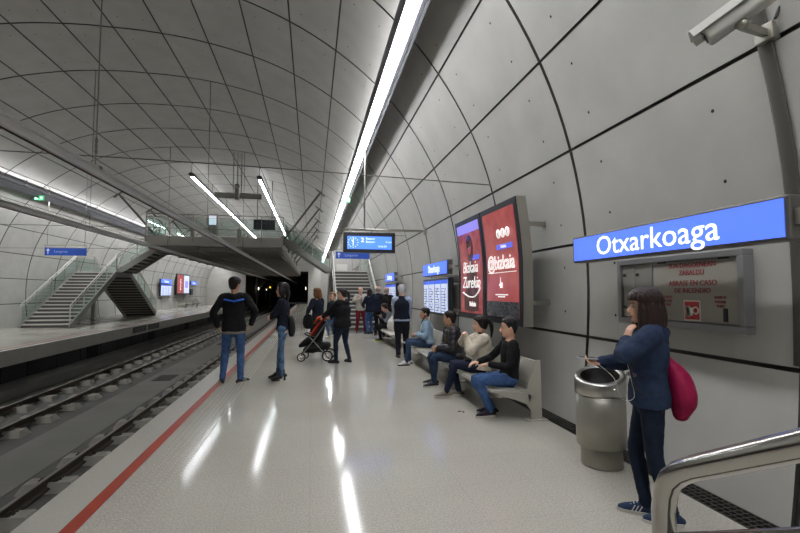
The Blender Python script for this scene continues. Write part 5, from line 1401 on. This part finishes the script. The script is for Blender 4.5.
# bag strap across the denim jacket
M = J14['M']; b = MB()
b.tube([M @ V(q) for q in ((-.17, .02, 1.08), (-.11, .09, 1.08), (-.02, .155, .95), (.06, .165, .82), (.14, .12, .70))], [(.014, .005)] * 5, 8, right=[M.to_3x3() @ V((.6, .3, .6))] * 5, sub=4); solo(b, 'shoulder_strap', BLACK, 'dark bag strap lying across the pale denim jacket', 'strap')

# stroller
sx, sy = .14, 10.66
t = thing('stroller', 'black pushchair with orange harness and white framed wheels beside the child', 'stroller', (sx, sy, 0), None, R(80))
ORIGIN[t.name] = V((0, 0, 0))
FRM = mat('stroller_frame', '8A8A8C', .35, .7); ORG = cloth('orange_fabric', 'D2501C', .1); ORED = cloth('red_orange_fabric', 'A83418', .1)
# local: +y forward (towards the tracks), x right
for sd in (-1, 1):
    b = MB(); x = sd * .22
    b.tube([(x, -.42, 1.02), (x, -.30, .98), (x, .02, .52), (x, .32, .15)], .013, 8); b.tube([(x, -.25, .12), (x, .06, .46), (x * .9, .22, .62)], .012, 8); b.build('frame_tube', FRM, t, True)
    for nm, y, r in (('wheel', .33, .095), ('wheel', -.26, .125)):
        w_ = MB(); w_.tube([(x + .03 * math.cos(a) * 0, y + r * .86 * math.cos(a), r + r * .86 * math.sin(a)) for a in [i * math.pi / 12 for i in range(25)]], r * .14, 8, cap=False); o = w_.build(nm, RUBBER, t, True)
        k = MB()
        for i in range(5): a = i * 2 * math.pi / 5; k.beam((x, y, r), (x, y + r * .8 * math.cos(a), r + r * .8 * math.sin(a)), .016, .016, up=(1, 0, 0))
        k.ball((x, y, r), .03, 0, 10); k.tube([(x, y + r * .72 * math.cos(a), r + r * .72 * math.sin(a)) for a in [i * math.pi / 12 for i in range(25)]], .009, 6, cap=False); k.build('wheel_hub', mat('wheel_white', 'C2C0BA', .5), o, True)
b = MB(); b.tube([(-.22, -.42, 1.02), (-.22, -.46, 1.03), (.22, -.46, 1.03), (.22, -.42, 1.02)], .018, 8); b.build('handlebar', BLACK, t, True)
b = MB(); b.tube([(0, -.14, .86), (0, -.08, .70), (0, .02, .50), (0, .20, .44), (0, .38, .34)], [(.17, .05), (.20, .08), (.21, .12), (.20, .10), (.15, .05)], 14, right=(1, 0, 0), sub=3, round_=True); link_mesh('seat', remesh(b, .01, 3, .004), BLK_C, t)
b = MB(); b.tube([(0, .26, .24), (0, .08, .30), (0, -.22, .34)], [(.16, .07), (.20, .13), (.17, .09)], 14, right=(1, 0, 0), sub=3, round_=True); link_mesh('basket', remesh(b, .01, 3, .004), mat('basket_black', '111113', .8), t)
b = MB(); b.tube([(0, -.30, .95), (0, -.16, 1.0), (0, -.02, .96), (0, .06, .86)], [(.17, .02), (.2, .035), (.19, .035), (.15, .02)], 14, right=(1, 0, 0), sub=3, round_=True); b.tube([(-.16, -.28, .96), (-.1, -.2, 1.06), (.1, -.2, 1.06), (.16, -.28, .96)], .03, 8, sub=3, round_=True); link_mesh('folded_hood', remesh(b, .009, 3, .008, (20, 20, 20)), ORG, t)
b = MB(); b.tube([(0, -.16, .95), (0, -.02, .80), (0, .10, .62), (0, .16, .52)], [(.16, .03), (.18, .04), (.18, .05), (.15, .03)], 12, right=(1, 0, 0), sub=3, round_=True); link_mesh('seat_liner', remesh(b, .009, 3, .004), ORED, t)
b = MB(); b.tube([(-.22, .02, .54), (-.2, .22, .60), (0, .3, .62), (.2, .22, .60), (.22, .02, .54)], .017, 8, sub=4); b.build('bumper_bar', BLACK, t, True)
b = MB(); b.tube([(-.22, -.26, .12), (.22, -.26, .12)], .012, 8); b.tube([(-.22, .32, .15), (.22, .32, .15)], .012, 8); b.build('axle', FRM, t, True)
EXPOSURE = -0.05
# ------------------------------------------------------------------ camera, world, view
cd = bpy.data.cameras.new('camera'); co = bpy.data.objects.new('camera', cd); COL.objects.link(co)
cd.sensor_fit = 'HORIZONTAL'; cd.sensor_width = 36; cd.lens = 36 * 450 / 800; cd.clip_start = .05; cd.clip_end = 300
yaw, pit = R(11.0476), R(3.2433)
co.location = (0, 0, 1.57); co.rotation_euler = (math.pi / 2 + pit, 0, -yaw)
SC.camera = co
w = bpy.data.worlds.new('world'); SC.world = w; w.use_nodes = True
w.node_tree.nodes['Background'].inputs[0].default_value = (.02, .02, .02, 1); w.node_tree.nodes['Background'].inputs[1].default_value = 1
vs = SC.view_settings; SC.display_settings.display_device = 'sRGB'; vs.view_transform = 'Standard'; vs.look = 'None'; vs.gamma = 1; vs.use_curve_mapping = False; vs.exposure = EXPOSURE
cy = SC.cycles; cy.max_bounces = 7; cy.diffuse_bounces = 4; cy.glossy_bounces = 3; cy.transparent_max_bounces = 12; cy.use_denoising = True
cy.caustics_reflective = False; cy.caustics_refractive = False; cy.sample_clamp_indirect = 6
